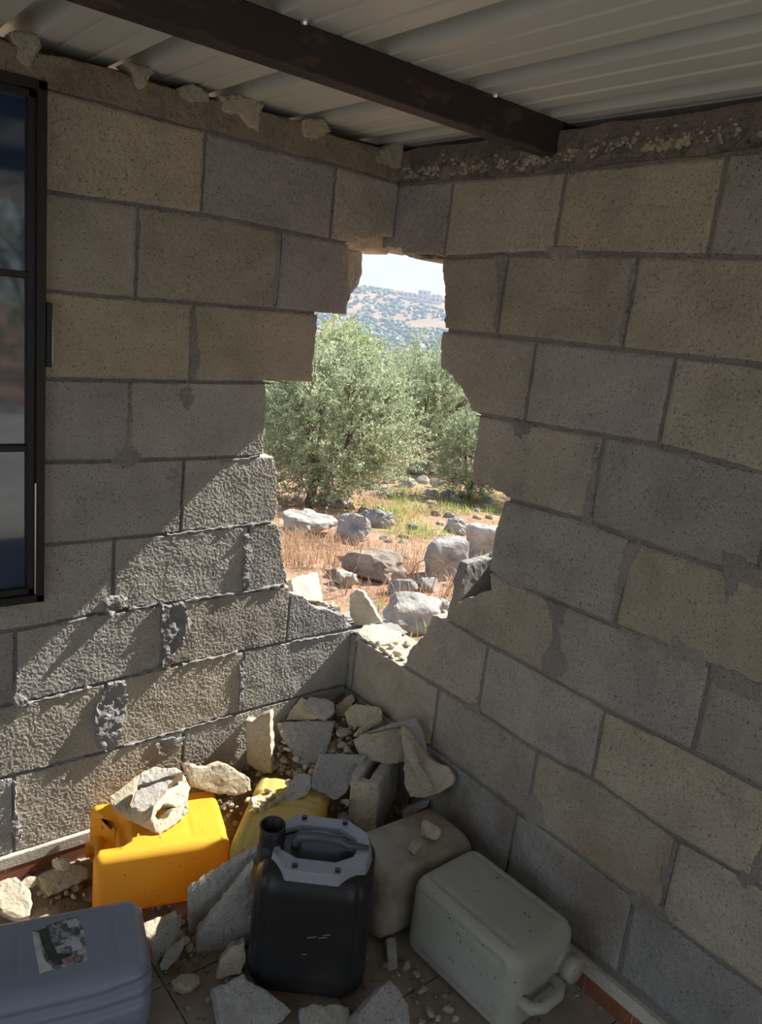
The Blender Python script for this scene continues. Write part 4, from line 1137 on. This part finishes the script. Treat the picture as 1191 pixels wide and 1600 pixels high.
# loose stones
def st(px, py, z, rpx, mat, label, group=None, sc=(1, 0.85, 0.7), name='rubble_stone', sub=2):
    p = onZ(px, py, z); r = rpx/FPX*(p-CAM).dot(CF)
    return stone(name, p-Vector((0, 0, r*sc[2]*0.75)), (r*sc[0]*1.2, r*sc[1]*random.uniform(0.85, 1.15), r*sc[2]*random.uniform(0.75, 1.2)), M[mat], label, 'rubble', group, sub=sub, planes=7, rough=0.14, sink=0.1, cut=(0.32, 0.8), tilt=random.uniform(-0.5, 0.5))
st(668, 1300, 0.115, 24, 'debris_cream', 'larger of two stones lying on the dusty brownish-white jerrycan', sc=(1, 0.8, 0.75), sub=3)
st(648, 1323, 0.108, 15, 'debris_cream', 'smaller of two stones lying on the dusty brownish-white jerrycan', sub=3)
st(98, 1352, -0.04, 15, 'debris_cream', 'small brown stone on the shard along the red skirting', sub=3)
st(44, 1382, -0.075, 15, 'debris_cream', 'rounded stone between the sunlit slab and the shard by the skirting', sub=3)
LBL1 = 'small rubble stone in the heap in the corner'
for px, py, z, r in ((537,1146,0.15,13),(545,1172,0.135,9),(533,1166,0.135,9),(560,1160,0.15,10),(452,1172,0.10,9),(447,1188,0.10,10),(462,1186,0.10,7),(440,1200,0.09,8),(470,1205,0.10,13),(487,1204,0.11,9),(455,1205,0.09,9),(505,1132,0.14,8),(512,1140,0.14,7),(572,1160,0.13,9),(548,1185,0.12,8),(535,1180,0.12,7),(437,1178,0.09,8),(445,1160,0.10,7),(538,1270,0.10,17),(543,1250,0.11,13),(540,1292,0.09,12),(480,1196,0.11,8)):
    cn = random.choice(['debris_grey', 'debris_cream'])
    st(px, py, z, r, cn, ('small grey rubble stone' if cn == 'debris_grey' else 'small cream rubble stone')+' in the heap in the corner', 'small stones heaped in the corner, '+('grey' if cn == 'debris_grey' else 'cream'))
LBL2 = 'crumbly concrete lump lying on the pale yellow jerrycan'
for px, py, z, r in ((388,1246,0.085,8),(396,1252,0.085,9),(405,1246,0.09,10),(414,1255,0.085,9),(422,1245,0.09,9),(400,1262,0.08,8),(428,1254,0.085,8),(436,1246,0.09,9),(411,1265,0.08,6),(420,1236,0.09,7),(450,1222,0.095,8)):
    st(px, py, z, r, 'debris_cream', LBL2, 'lumps on the pale yellow jerrycan')
LBL3 = 'small loose stone on the floor beside the cloudy white jerrycan'
for px, py, z, r in ((636,1509,-0.10,12),(653,1521,-0.105,9),(656,1546,-0.105,11),(672,1580,-0.105,11),(701,1577,-0.108,9),(573,1497,-0.105,6),(640,1545,-0.108,5),(650,1565,-0.108,5),(684,1590,-0.108,7),(622,1522,-0.108,5),(660,1598,-0.106,9),(712,1592,-0.108,6)):
    st(px, py, z, r, 'debris_grey', LBL3, 'loose stones by the cloudy white jerrycan')
LBL4 = 'small loose stone on the dirt between the skirting and the yellow jerrycan'
for px, py, z, r in ((63,1395,-0.105,6),(72,1400,-0.106,5),(90,1402,-0.106,6),(105,1396,-0.107,5),(116,1400,-0.107,6),(80,1410,-0.106,5),(125,1385,-0.106,6),(132,1398,-0.107,5)):
    st(px, py, z, r, 'debris_cream', LBL4, 'loose stones by the skirting')
LBL5 = 'small rubble stone on the floor around the two leaning block shells'
for px, py, z, r in ((282,1458,-0.10,9),(290,1470,-0.10,8),(296,1480,-0.10,9),(268,1445,-0.09,7),(300,1440,-0.1,8),(325,1515,-0.105,6),(262,1470,-0.1,6),(285,1440,-0.1,9)):
    st(px, py, z, r, 'debris_cream', LBL5, 'stones around the leaning shells')
# broken pieces left on the sill of the opening
def sill(px, py, x): return onR(px, py, x)
P_(G, [(546,930),(558,921),(566,924),(574,936),(585,955),(595,972),(575,976),(558,978),(547,962)], Vector((0.07, 0.03, 0.48)), (-0.75,-0.62,0.25), 0.04, 'break_cream', 'upright cream shard standing on the sill of the broken opening', inside=False)
P_(G, [(455,905),(470,899),(497,893),(501,915),(505,940),(485,938),(462,932)], Vector((-0.20, 0.11, 0.575)), (0.25,-0.70,0.66), 0.028, 'break_cream', 'bright cream slab standing in the broken edge below the left wall', inside=False)
P_(G, [(558,988),(568,978),(585,974),(600,976),(628,988),(622,1002),(605,1005),(588,1009),(575,999)], Vector((0.06, -0.06, 0.425)), (-0.12,-0.20,0.95), 0.03, 'break_cream', 'flat cream shard lying on the sill of the broken opening', inside=False)
LBL6 = 'cream crumb of broken block on the sill of the opening'
for px, py, z, r in ((597,1012,0.42,7),(606,1018,0.42,8),(614,1010,0.42,7),(622,1020,0.42,8),(628,1028,0.42,7),(612,1025,0.42,6),(590,1006,0.42,6),(635,1005,0.43,8),(490,938,0.50,8),(500,945,0.49,9),(510,948,0.49,8),(518,940,0.49,9),(508,932,0.49,8),(525,950,0.48,8),(482,932,0.51,7)):
    st(px, py, z, r, 'break_cream', LBL6, 'crumbs on the sill')
LBL7 = 'pale chip on the broken block edge beside the open hollow cell'
for px, py, x, r in ((680,948,0.10,8),(690,944,0.12,9),(684,960,0.08,7),(696,954,0.06,7)):
    p = onR(px, py, x); rr = r/FPX*(p-CAM).dot(CF)
    stone('rubble_stone', (p.x, p.y, p.z-rr), (rr, rr*.8, rr*.7), M['break_cream'], LBL7, 'rubble', 'chips by the open cell', sub=2, planes=12)

# ------------------------------------------------------------------ let the loose pieces come to rest on what lies below them
from mathutils.bvhtree import BVHTree
bpy.context.view_layer.update()
def world_tris(o):
    me = o.data; me.calc_loop_triangles(); m_ = o.matrix_world
    return [m_ @ v.co for v in me.vertices], [tuple(t_.vertices) for t_ in me.loop_triangles]
LOOSE_LABELS = ('bowl-shaped hollow shard', 'upright flat concrete shard', 'narrow grey shard under', 'long cream shard behind', 'upright cream shard standing on the sill')
loose = [o for o in COL.objects if o.get('category') == 'rubble' and (o.name.startswith('rubble_stone') or o['label'].startswith(LOOSE_LABELS))]
loose.sort(key=lambda o: (o.name.startswith('rubble_stone'), o.location.z))
V_, F_ = [], []
for o in COL.objects:
    if o.type != 'MESH' or o in loose or o.name.startswith(('roof', 'ceiling', 'screw', 'ring_beam', 'exposed', 'concrete_crumbs')): continue
    v, f = world_tris(o); k = len(V_); V_ += v; F_ += [(a+k, b+k, c+k) for a, b, c in f]
trees_ = [BVHTree.FromPolygons(V_, F_)]
def travel(pts, d, most):
    best = most+1
    for p in pts:
        for tr_ in trees_:
            h_ = tr_.ray_cast(p, d, most)
            if h_[0] is not None and h_[3] < best: best = h_[3]
    return best
for o in loose:
    v, f = world_tris(o)
    gap = min((r_[3] for p in v for tr_ in trees_ for r_ in [tr_.find_nearest(p, 0.06)] if r_[0] is not None), default=9)
    if gap > 0.0015:
        d = (sum(v, Vector())/len(v)-CAM).normalized(); move = Vector()
        g1 = travel(v, d, 0.16)                      # away from the viewer until it touches
        if g1 <= 0.16: move = d*(g1+0.001)
        g2 = travel([p+move for p in v], Vector((0, 0, -1)), 0.25)    # then down
        if 0.002 < g2 <= 0.25: move += Vector((0, 0, -g2-0.001))
        o.location += move; v = [p+move for p in v]
    trees_.append(BVHTree.FromPolygons(v, f))

# ================================================================== OUTDOORS
DN = Vector((0.6413, 0.7673)); DT = Vector((0.7673, -0.6413))     # downhill direction seen through the opening, and across it
PROF = [(-200, 0.0), (-40, -0.2), (0, -0.22), (1.0, -0.27), (3.5, -0.52), (6.5, -1.0), (11.5, -1.72), (17.5, -2.25), (26, -2.95), (40, -5.6), (80, -15), (150, -29), (250, -34), (340, -26), (600, 19.5), (700, 22), (950, 8)]
def gprof(s):
    for (a, za), (b, zb) in zip(PROF, PROF[1:]):
        if a <= s <= b:
            return za+(zb-za)*(s-a)/(b-a)
    return PROF[-1][1]
def ground(x, y):
    s = x*DN.x+y*DN.y; t_ = x*DT.x+y*DT.y
    z = gprof(s)
    if s > 0.9:
        k = min(1, (s-0.9)/2.0)
        z += k*0.10*noise.fractal(Vector((x*0.9, y*0.9, 3.3)), 0.9, 2, 4)
    if s > 100:
        k = min(1, (s-100)/200)
        z += k*9*noise.noise(Vector((x*0.006, y*0.006, 1.1)))+k*3*noise.noise(Vector((x*0.02, y*0.02, 5.1)))
    return z
def ground_px(px, py, tmax=900):
    d = ray(px, py); tcur = 2.6; prev = tcur
    while tcur < tmax:
        p = CAM+d*tcur
        if p.z < ground(p.x, p.y):
            lo_, hi_ = prev, tcur
            for _ in range(20):
                m_ = (lo_+hi_)/2; q = CAM+d*m_
                if q.z < ground(q.x, q.y): hi_ = m_
                else: lo_ = m_
            return CAM+d*hi_
        prev = tcur; tcur *= 1.015
    return CAM+d*tmax
def grid_ground(name, ss, ts_fn, mat, label, cat):
    vs, fs = [], []; n = None
    for s in ss:
        ts = ts_fn(s); n = len(ts)
        for t_ in ts:
            x = DN.x*s+DT.x*t_; y = DN.y*s+DT.y*t_
            vs.append((x, y, ground(x, y)))
    for i in range(len(ss)-1):
        for j in range(n-1): fs.append((i*n+j, i*n+j+1, (i+1)*n+j+1, (i+1)*n+j))
    o = link(name, mesh(name, vs, fs, True), mat)
    tag(o, label, cat, kind='structure'); return o
ss = list(np.arange(-40, 0, 2.0))+list(np.arange(0, 14, 0.12))+list(np.arange(14, 41, 0.8))
tt = list(np.arange(-40, -6, 2.0))+list(np.arange(-6, 6, 0.14))+list(np.arange(6, 41, 2.0))
grid_ground('ground', ss, lambda s: tt, M['soil'], 'reddish stony ground outside the shed', 'ground')
mb = MB(); mb.box((-14, -14, -0.30), (-2.61, 4, -0.165)); mb.box((-2.61, -14, -0.30), (1.2, -3.21, -0.165))  # slab added out of view to bounce neutral fill light indoors
tag(mb.obj('bounce_slab', M['bounce_slab']), 'unseen pale slab added to bounce fill light into the shed', 'bounce_slab', kind='structure')
ss2 = list(np.geomspace(40, 340, 26))+list(np.arange(345, 960, 6))
grid_ground('hillside', ss2, lambda s: [k*(s+30) for k in np.linspace(-0.75, 0.75, 120)], M['hill'], 'hazy hillside dotted with shrubs across the valley', 'hill')
# shrubs on the far hillside
HOUSES = []
for px_, py_ in ((664, 452), (684, 454), (640, 450)):
    d_ = ray(px_, py_); d_ = d_*(600.0/math.hypot(d_.x, d_.y)); HOUSES.append((CAM.x+d_.x, CAM.y+d_.y))
hv, hf = [], []
vi, fi = ico(1)
random.seed(31); r2 = np.random.default_rng(31)
for i in range(17000):
    s = 60+580*random.random()**0.6; t_ = random.uniform(-0.32, 0.24)*(s+3)
    x = DN.x*s+DT.x*t_; y = DN.y*s+DT.y*t_
    dens = noise.noise(Vector((x*0.022, y*0.022, 7)))
    if random.random() > 0.42+0.9*dens: continue
    if any(math.hypot(x-hx_, y-hy_) < 11 for hx_, hy_ in HOUSES): continue
    rad = random.uniform(0.6, 1.8)*(1.25 if random.random() < 0.15 else 1)
    v = vi*(1+0.25*r2.normal(size=(len(vi), 1)))*np.array([rad*1.25, rad*1.25, rad*0.8])+np.array([x, y, ground(x, y)+rad*0.4])
    b = len(hv); hv += v.tolist(); hf += [[k+b for k in f] for f in fi]
tag(link('hillside_shrubs', mesh('hillside_shrubs', hv, hf), M['farshrub']), 'countless dark shrubs covering the far hillside', 'shrubs', kind='stuff')
# little houses on the ridge
def house(px, py, w, h, label):
    D = 600.0
    d = ray(px, py); d2 = d*(D/math.hypot(d.x, d.y)); p = CAM+d2
    gz = ground(p.x, p.y)
    o = empty('house', (p.x, p.y, gz-1), Matrix.Rotation(math.atan2(DT.y, DT.x), 3, 'Z')); tag(o, label, 'house', 'houses on the ridge')
    hh = h+1
    mb = MB(); mb.box((-w/2, -4, 0), (w/2, 4, hh)); mb.obj('wall', M['house'], o)
    mb = MB(); mb.box((-w/2-0.3, -4.3, hh), (w/2+0.3, 4.3, hh+0.4)); mb.obj('roof', M['house'], o)
    for k in range(int(w//3.2)):
        for zz in ((2.2,) if h < 5 else (2.2, 5.2)):
            mb = MB(); mb.box((-w/2+1+k*3.2, -4.1, zz), (-w/2+2.4+k*3.2, -3.98, zz+1.5)); mb.obj('window', M['house_dark'], o)
house(664, 452, 9, 6.5, 'pale house on the far ridge line')
house(684, 454, 8, 5.0, 'pale house on the far ridge line')
house(640, 450, 8, 3.2, 'pale house on the far ridge line')

# ------------------------------------------------------------------ trees
TRUNKS = []
def tree(name, base, height, rx, rz_, label, mat, n_twigs=750, leaves=26, leaf=(0.055, 0.013), trunk_r=0.07, lean=(0, 0), seed=1, crown_low=0.28, n_main=5):
    r = np.random.default_rng(seed); rd = random.Random(seed)
    root = empty(name, base); TRUNKS.append((base[0], base[1], trunk_r*1.6))
    tag(root, label, 'tree')
    # trunk and limbs
    mb = MB()
    fork = Vector((lean[0]*0.3, lean[1]*0.3, height*crown_low))
    mb.tube([(0, 0, -0.15), (lean[0]*0.1+0.03, lean[1]*0.1, height*crown_low*0.4), fork], [trunk_r*1.25, trunk_r, trunk_r*0.85], 9)
    cc = Vector((lean[0], lean[1], height-rz_))
    tips = []
    for i in range(n_main):
        a = i*math.tau/n_main+rd.uniform(-.3, .3)
        e_ = cc+Vector((math.cos(a)*rx*0.65, math.sin(a)*rx*0.65, rd.uniform(-0.1, 0.65)*rz_))
        m_ = fork.lerp(e_, 0.5)+Vector((rd.uniform(-.1, .1), rd.uniform(-.1, .1), 0.1*height))
        mb.tube([fork, m_, e_], [trunk_r*0.6, trunk_r*0.4, trunk_r*0.15], 7); tips.append(e_)
        for j in range(3):
            a2 = a+rd.uniform(-1.1, 1.1)
            e2 = cc+Vector((math.cos(a2)*rx*rd.uniform(.6, .95), math.sin(a2)*rx*rd.uniform(.6, .95), rd.uniform(-0.7, 0.9)*rz_))
            mb.tube([m_, m_.lerp(e2, 0.5)+Vector((0, 0, 0.05*height)), e2], [trunk_r*0.3, trunk_r*0.2, trunk_r*0.07], 5)
    mb.obj('trunk', M['bark'], root, smooth=True)
    # leafy twigs fill an uneven crown
    q = r.normal(size=(n_twigs, 3)); q /= np.linalg.norm(q, axis=1)[:, None]
    rad = r.uniform(0.25, 1, n_twigs)**0.5
    lump = np.array([1+0.38*noise.noise(Vector((a[0]*2.1+seed, a[1]*2.1, a[2]*2.1))) for a in q])
    cpos = q*(rad*lump)[:, None]*np.array([rx, rx, rz_])+np.array(cc)
    tdir = q*0.7+np.array([0, 0, 0.55])+r.normal(size=(n_twigs, 3))*0.45
    tdir /= np.linalg.norm(tdir, axis=1)[:, None]
    tl = r.uniform(0.25, 0.55, n_twigs)*(rx/1.3)
    tdir = tdir[cpos[:, 2] > 0.14*height]; tl = tl[cpos[:, 2] > 0.14*height]; cpos = cpos[cpos[:, 2] > 0.14*height]; n_twigs = len(cpos)
    T = n_twigs*leaves; GROUND_CLEAR = 0.10*height
    along = np.tile(np.linspace(0, 1, leaves), n_twigs)
    P = np.repeat(cpos, leaves, 0)+np.repeat(tdir*tl[:, None], leaves, 0)*along[:, None]
    P[:, 2] -= 0.25*np.repeat(tl, leaves)*along**2
    P[:, 2] = np.maximum(P[:, 2], GROUND_CLEAR+0.03*r.uniform(size=T))
    ld = np.repeat(tdir, leaves, 0)*0.6+r.normal(size=(T, 3))*0.75
    ld /= np.linalg.norm(ld, axis=1)[:, None]
    side = np.cross(ld, r.normal(size=(T, 3))); side /= np.linalg.norm(side, axis=1)[:, None]
    L = leaf[0]*r.uniform(0.7, 1.3, T)[:, None]; Wd = leaf[1]*r.uniform(0.7, 1.3, T)[:, None]
    v = np.empty((T, 4, 3)); v[:, 0] = P; v[:, 1] = P+ld*L*0.5+side*Wd*0.5; v[:, 2] = P+ld*L; v[:, 3] = P+ld*L*0.5-side*Wd*0.5
    me = bpy.data.meshes.new('leaves'); me.vertices.add(T*4); me.loops.add(T*4); me.polygons.add(T)
    me.vertices.foreach_set('co', v.reshape(-1)); me.loops.foreach_set('vertex_index', np.arange(T*4, dtype=np.int32))
    me.polygons.foreach_set('loop_start', np.arange(0, T*4, 4, dtype=np.int32)); me.update(calc_edges=True)
    o = link('leaves', me, mat, root); tag(o, kind='stuff')
    # twig stems
    mb = MB()
    for i in range(0, n_twigs, 3):
        a = Vector(cpos[i]); b = a+Vector(tdir[i])*tl[i]; b.z -= 0.25*tl[i]
        mb.tube([a-Vector(tdir[i])*tl[i]*0.6, a, b], [0.006, 0.005, 0.002], 4, False)
    tag(mb.obj('twigs', M['bark'], root), kind='stuff')
    return root
def at_depth(px, py, depth):
    d = ray(px, py); return CAM+d*depth
def tree_px(px, ybase, ytop, xw, label, mat, depth=None, **kw):
    if depth is None: b = ground_px(px, ybase); depth = (b-CAM).dot(CF)
    else:
        b = at_depth(px, ybase, depth); b.z = ground(b.x, b.y)
    top = at_depth(px, ytop, depth)
    height = top.z-b.z; rx = xw/2/FPX*depth
    return tree(kw.pop('name', 'olive_tree'), b, height, rx, height*kw.pop('rzf', 0.42), label, mat, **kw)
# olive nearest to the opening (trunk base right of the left wall's broken edge)
tA = tree_px(478, 792, 535, 235, 'olive tree nearest the broken opening, thin trunk leaning', M['olive'], n_twigs=1900, leaves=26, leaf=(0.062, 0.018), lean=(0.30, -0.12), seed=4, crown_low=0.16, rzf=0.47, trunk_r=0.07)
tree_px(668, 735, 545, 190, 'olive tree behind the pile of pale rocks', M['olive'], n_twigs=1700, leaves=26, seed=9, crown_low=0.15, rzf=0.48, trunk_r=0.09, leaf=(0.085, 0.024))
tree_px(735, 752, 640, 110, 'low olive sprout at the edge of the windowless wall', M['olive'], depth=15, n_twigs=900, leaves=24, leaf=(0.065, 0.019), seed=12, crown_low=0.1, rzf=0.5, trunk_r=0.04, n_main=4)
tree_px(520, 700, 505, 150, 'taller pale green tree behind the nearest olive', M['olive_pale'], depth=24, n_twigs=900, leaves=24, seed=15, leaf=(0.12, 0.04), trunk_r=0.1)
tree_px(736, 690, 568, 100, 'dark evergreen tree beyond the olives', M['shrub_dark'], depth=30, n_twigs=900, leaves=24, seed=17, leaf=(0.13, 0.045), trunk_r=0.1, name='evergreen_tree')
tree_px(648, 660, 548, 110, 'rounded dark green tree far behind the olives', M['olive'], depth=34, n_twigs=900, leaves=22, seed=19, leaf=(0.15, 0.05), trunk_r=0.1)
tree_px(440, 745, 600, 150, 'bushy olive beyond the left wall edge', M['olive'], depth=19, n_twigs=1000, leaves=24, seed=23, leaf=(0.10, 0.03), trunk_r=0.08)
tree_px(600, 715, 560, 150, 'olive between the nearest one and the rock-pile one', M['olive'], depth=30, n_twigs=1100, leaves=24, seed=51, leaf=(0.10, 0.03), trunk_r=0.08, crown_low=0.12, rzf=0.5)
tree_px(700, 715, 585, 120, 'olive close behind the rock-pile one, silvery', M['olive'], depth=24.5, n_twigs=1000, leaves=24, seed=53, leaf=(0.10, 0.03), trunk_r=0.08, crown_low=0.12, rzf=0.5)
tree_px(560, 690, 560, 150, 'grey-green tree further down the slope', M['olive_pale'], depth=40, n_twigs=800, leaves=22, seed=55, leaf=(0.18, 0.06), trunk_r=0.1, crown_low=0.12, rzf=0.5)
for i, (px, dp, hg, lb) in enumerate(((190, 17, 3.2, 'olive standing well beyond the window wall'), (330, 27, 3.6, 'olive further down the slope beyond the window wall'), (960, 16, 3.0, 'olive standing beyond the windowless wall'), (1080, 26, 3.6, 'olive further down the slope beyond the windowless wall'))):
    b_ = at_depth(px, 700, dp); tree('olive_tree', (b_.x, b_.y, ground(b_.x, b_.y)), hg, 1.6, hg*0.46, lb, M['olive'], n_twigs=800, leaves=22, seed=70+i, leaf=(0.10, 0.03), trunk_r=0.09, crown_low=0.15)
# trees behind the shed, mirrored in the window glass
for i, (x, y, hgt) in enumerate(((1.6, -9.5, 3.4), (-2.4, -11.0, 4.2), (4.5, -13.0, 4.0))):
    tree('olive_tree', (x, y, ground(x, y)), hgt, 1.5, hgt*0.42, ['olive tree on the open side of the shed, by the windowless wall', 'olive tree facing the open side of the shed', 'olive tree further out on the open side of the shed'][i], M['olive'], n_twigs=450, leaves=18, seed=40+i, leaf=(0.10, 0.03), trunk_r=0.1)

# ------------------------------------------------------------------ rocks
ROCKS = []
def rock_px(x0, y0, x1, y1, mat, label, group=None, name='rock', deep=0.8, sub=4, planes=10, sink=0.12, rough=0.22, tilt=0.0, rotz=None, cut=(0.5, 0.9), zsc=1.0, boxy=0):
    b = ground_px((x0+x1)/2, y1); dep = (b-CAM).dot(CF)
    w = (x1-x0)/FPX*dep; hgt = (y1-y0)/FPX*dep*zsc
    c = b+Vector((DN.x, DN.y, 0))*w*deep*0.4; c.z = ground(c.x, c.y)-0.03
    ang = math.atan2(CR.y, CR.x)
    v, f = stone_mesh((w*0.56, w*deep*0.5, hgt*0.56), sub, planes, rough, cut, None, boxy)
    R = np.array(Matrix.Rotation(ang+(rotz or 0), 3, 'Z')); v = v @ R.T
    v[:, 2] -= v[:, 2].min()*(1-sink)
    o = link(name, mesh(name, v.tolist(), f), mat); o.location = c
    ROCKS.append((c.x, c.y, float(np.hypot(v[:, 0], v[:, 1]).max())))
    tag(o, label, 'rock', group); return o
def clear_px(x, y, s):
    b = ground_px(x, y); r_ = s/2/FPX*(b-CAM).dot(CF)*1.25
    return all(math.hypot(b.x-q[0], b.y-q[1]) > q[2]+r_ for q in ROCKS) and all(math.hypot(b.x-t_[0], b.y-t_[1]) > t_[2]+r_ for t_ in TRUNKS)
random.seed(77)
rock_px(652, 828, 732, 908, M['rock_grey'], 'big grey squared boulder next to the open hollow cell', planes=3, cut=(0.75, 0.9), deep=0.6, rough=0.07, boxy=7, rotz=0.5)
rock_px(722, 808, 792, 872, M['rock'], 'pale veined boulder at the right edge of the opening', planes=3, cut=(0.75, 0.9), deep=0.6, rough=0.08, boxy=6, rotz=-0.3)
rock_px(588, 922, 702, 992, M['rock'], 'broad flat white boulder just beyond the sill', planes=6, deep=0.7, boxy=4, rough=0.12)
rock_px(428, 788, 522, 838, M['rock'], 'pale boulder in the dry grass below the nearest olive', planes=10)
rock_px(518, 800, 575, 852, M['rock_grey'], 'dark grey rock in the middle of the dry grass', planes=9)
rock_px(560, 795, 612, 826, M['rock_grey'], 'grey rock under the green weeds', planes=9)
rock_px(606, 894, 650, 930, M['rock_grey'], 'bluish rounded rock below the big grey boulder', planes=14, rough=0.04)
rock_px(650, 886, 690, 924, M['rock_grey'], 'second bluish rounded rock, touching the big grey boulder', planes=14, rough=0.04)
rock_px(530, 852, 640, 912, M['rock_brown'], 'large brownish rock overgrown with dry grass', planes=12, rough=0.16)
rock_px(515, 890, 560, 918, M['rock'], 'small white rock left of the bluish rocks', planes=10)
rock_px(494, 764, 548, 793, M['rock'], 'whitish rock beside the trunk of the nearest olive', planes=9)
rock_px(672, 930, 704, 962, M['rock'], 'small pointed pale rock behind the broad white boulder', planes=7)
rock_px(690, 806, 730, 834, M['rock'], 'pale rock between the two large boulders', planes=8)
LBR = 'pale rock in the pile under the olive beyond the grass'
for q in ((612,722,640,745),(636,718,662,742),(655,716,676,740),(622,742,650,762),(648,740,672,758),(598,738,621,756),(672,744,694,762)):
    rock_px(*q, M['rock'], LBR, 'rock pile under the olive', planes=8, sub=2)
LBS = 'grey rock along the bare earth behind the green weeds'
for q in ((660,758,692,776),(686,760,711,778),(716,762,740,780),(560,748,590,764),(590,760,616,776)):
    rock_px(*q, M['rock_grey'], LBS, 'rocks along the bare earth', planes=8, sub=2)
LBT = 'small stone scattered in the dry grass outside'
for i in range(110):
    x = random.uniform(430, 780); y = random.uniform(780, 960)
    s = random.uniform(7, 18)
    for _try in range(300):
        if clear_px(x, y, s): break
        x = random.uniform(430, 780); y = random.uniform(772, 960)
        if _try > 60: s = max(6, s*0.985)
    cn = random.choice(['rock', 'rock_grey', 'rock_brown'])
    rock_px(x-s/2, y-s*0.7, x+s/2, y, M[cn], 'small '+{'rock': 'whitish', 'rock_grey': 'grey', 'rock_brown': 'brown'}[cn]+' stone scattered in the dry grass outside', {'rock': 'whitish', 'rock_grey': 'grey', 'rock_brown': 'brown'}[cn]+' stones scattered in the dry grass', planes=8, sub=2, name='field_stone')

# ------------------------------------------------------------------ grass
def grass(name, regions, mat, label, blade, seed, wid=0.006, spread=0.09, droop=0.5):
    r = random.Random(seed); V_, F_ = [], []
    for (x0, y0, x1, y1, n) in regions:
        for _ in range(n):
            c = ground_px(r.uniform(x0, x1), r.uniform(y0, y1))
            for b in range(r.randint(9, 18)):
                bx, by = c.x+r.gauss(0, spread), c.y+r.gauss(0, spread); bz = ground(bx, by)-0.01
                if any((bx-q[0])**2+(by-q[1])**2 < (q[2]*0.98)**2 for q in ROCKS): continue
                L = blade*r.uniform(0.45, 1.25); a = r.uniform(0, 6.283); ln = r.uniform(0.1, droop)
                d = Vector((math.cos(a), math.sin(a), 0)); sd = Vector((-d.y, d.x, 0))*wid*r.uniform(.6, 1.3)
                p0 = Vector((bx, by, bz)); p1 = p0+d*L*ln*0.35+Vector((0, 0, L*0.55)); p2 = p0+d*L*ln+Vector((0, 0, L*(1-0.35*ln)))
                k = len(V_); V_ += [p0-sd, p0+sd, p1+sd*0.7, p1-sd*0.7, p2]; F_ += [(k, k+1, k+2, k+3), (k+3, k+2, k+4)]
    o = link(name, mesh(name, V_, F_), mat); tag(o, label, 'grass', kind='stuff'); return o
grass('dry_grass', [(430,840,530,890,80),(420,800,530,860,50),(540,850,650,900,55),(560,900,720,950,20),(420,770,800,810,80),(430,745,600,790,50),(600,740,800,790,50),(700,880,760,950,45),(470,880,600,935,25),(230,740,430,900,170),(790,740,980,900,150)], M['drygrass'], 'dry straw-coloured grass outside the opening', 0.17, 3, wid=0.003, droop=0.9)
grass('green_weeds', [(600,765,780,806,170),(560,780,640,835,50),(640,815,690,845,22),(640,965,675,990,14),(600,735,700,775,40),(780,760,960,830,60)], M['greengrass'], 'green weeds growing among the rocks outside', 0.13, 5, wid=0.006, spread=0.12, droop=0.9)
# long dry stalks bending over the rocks
LBD = 'long bent dry stalk in the grass outside'
for pts in (((540,930),(548,905),(560,880),(566,850)), ((498,872),(520,868),(545,870)), ((640,900),(652,880),(668,872),(694,878)), ((660,915),(680,895),(694,880)), ((700,930),(706,912),(712,900)), ((690,940),(700,920),(716,908)), ((672,930),(680,905),(700,885)), ((745,900),(728,860),(706,824))):
    b = ground_px(*pts[0]); dep = (b-CAM).dot(CF)
    P = [at_depth(x, y, dep-0.03*i) for i, (x, y) in enumerate(pts)]
    mb = MB(); mb.tube([p-b for p in P], [0.006]+[0.004]*(len(P)-1), 6); o = mb.obj('dry_stalk', M['drygrass']); o.location = b
    tag(o, LBD, 'stalk', 'long dry stalks')

# ------------------------------------------------------------------ haze over the valley
hz = bpy.data.materials.new('valley_haze'); hz.use_nodes = True
hn = hz.node_tree.nodes; hn.clear()
ho = hn.new('ShaderNodeOutputMaterial'); hs = hn.new('ShaderNodeVolumeScatter')
hs.inputs['Color'].default_value = (0.50, 0.70, 1.0, 1); hs.inputs['Density'].default_value = 0.0011; hs.inputs['Anisotropy'].default_value = 0.2
hz.node_tree.links.new(hs.outputs[0], ho.inputs['Volume'])
mb = MB(); c8 = []
for s, t0 in ((60, 160), (590, 560)):
    for sg in (-1, 1):
        for z in (-60, 90): c8.append((DN.x*s+DT.x*t0*sg, DN.y*s+DT.y*t0*sg, z))
mb.add(c8, [(0,1,3,2),(4,6,7,5),(0,4,5,1),(2,3,7,6),(0,2,6,4),(1,5,7,3)])
haze = mb.obj('valley_haze', hz)
bm_ = bmesh.new(); bm_.from_mesh(haze.data); bmesh.ops.recalc_face_normals(bm_, faces=bm_.faces); bm_.to_mesh(haze.data); bm_.free()
tag(haze, 'thin blue haze hanging over the valley', 'haze', kind='stuff')
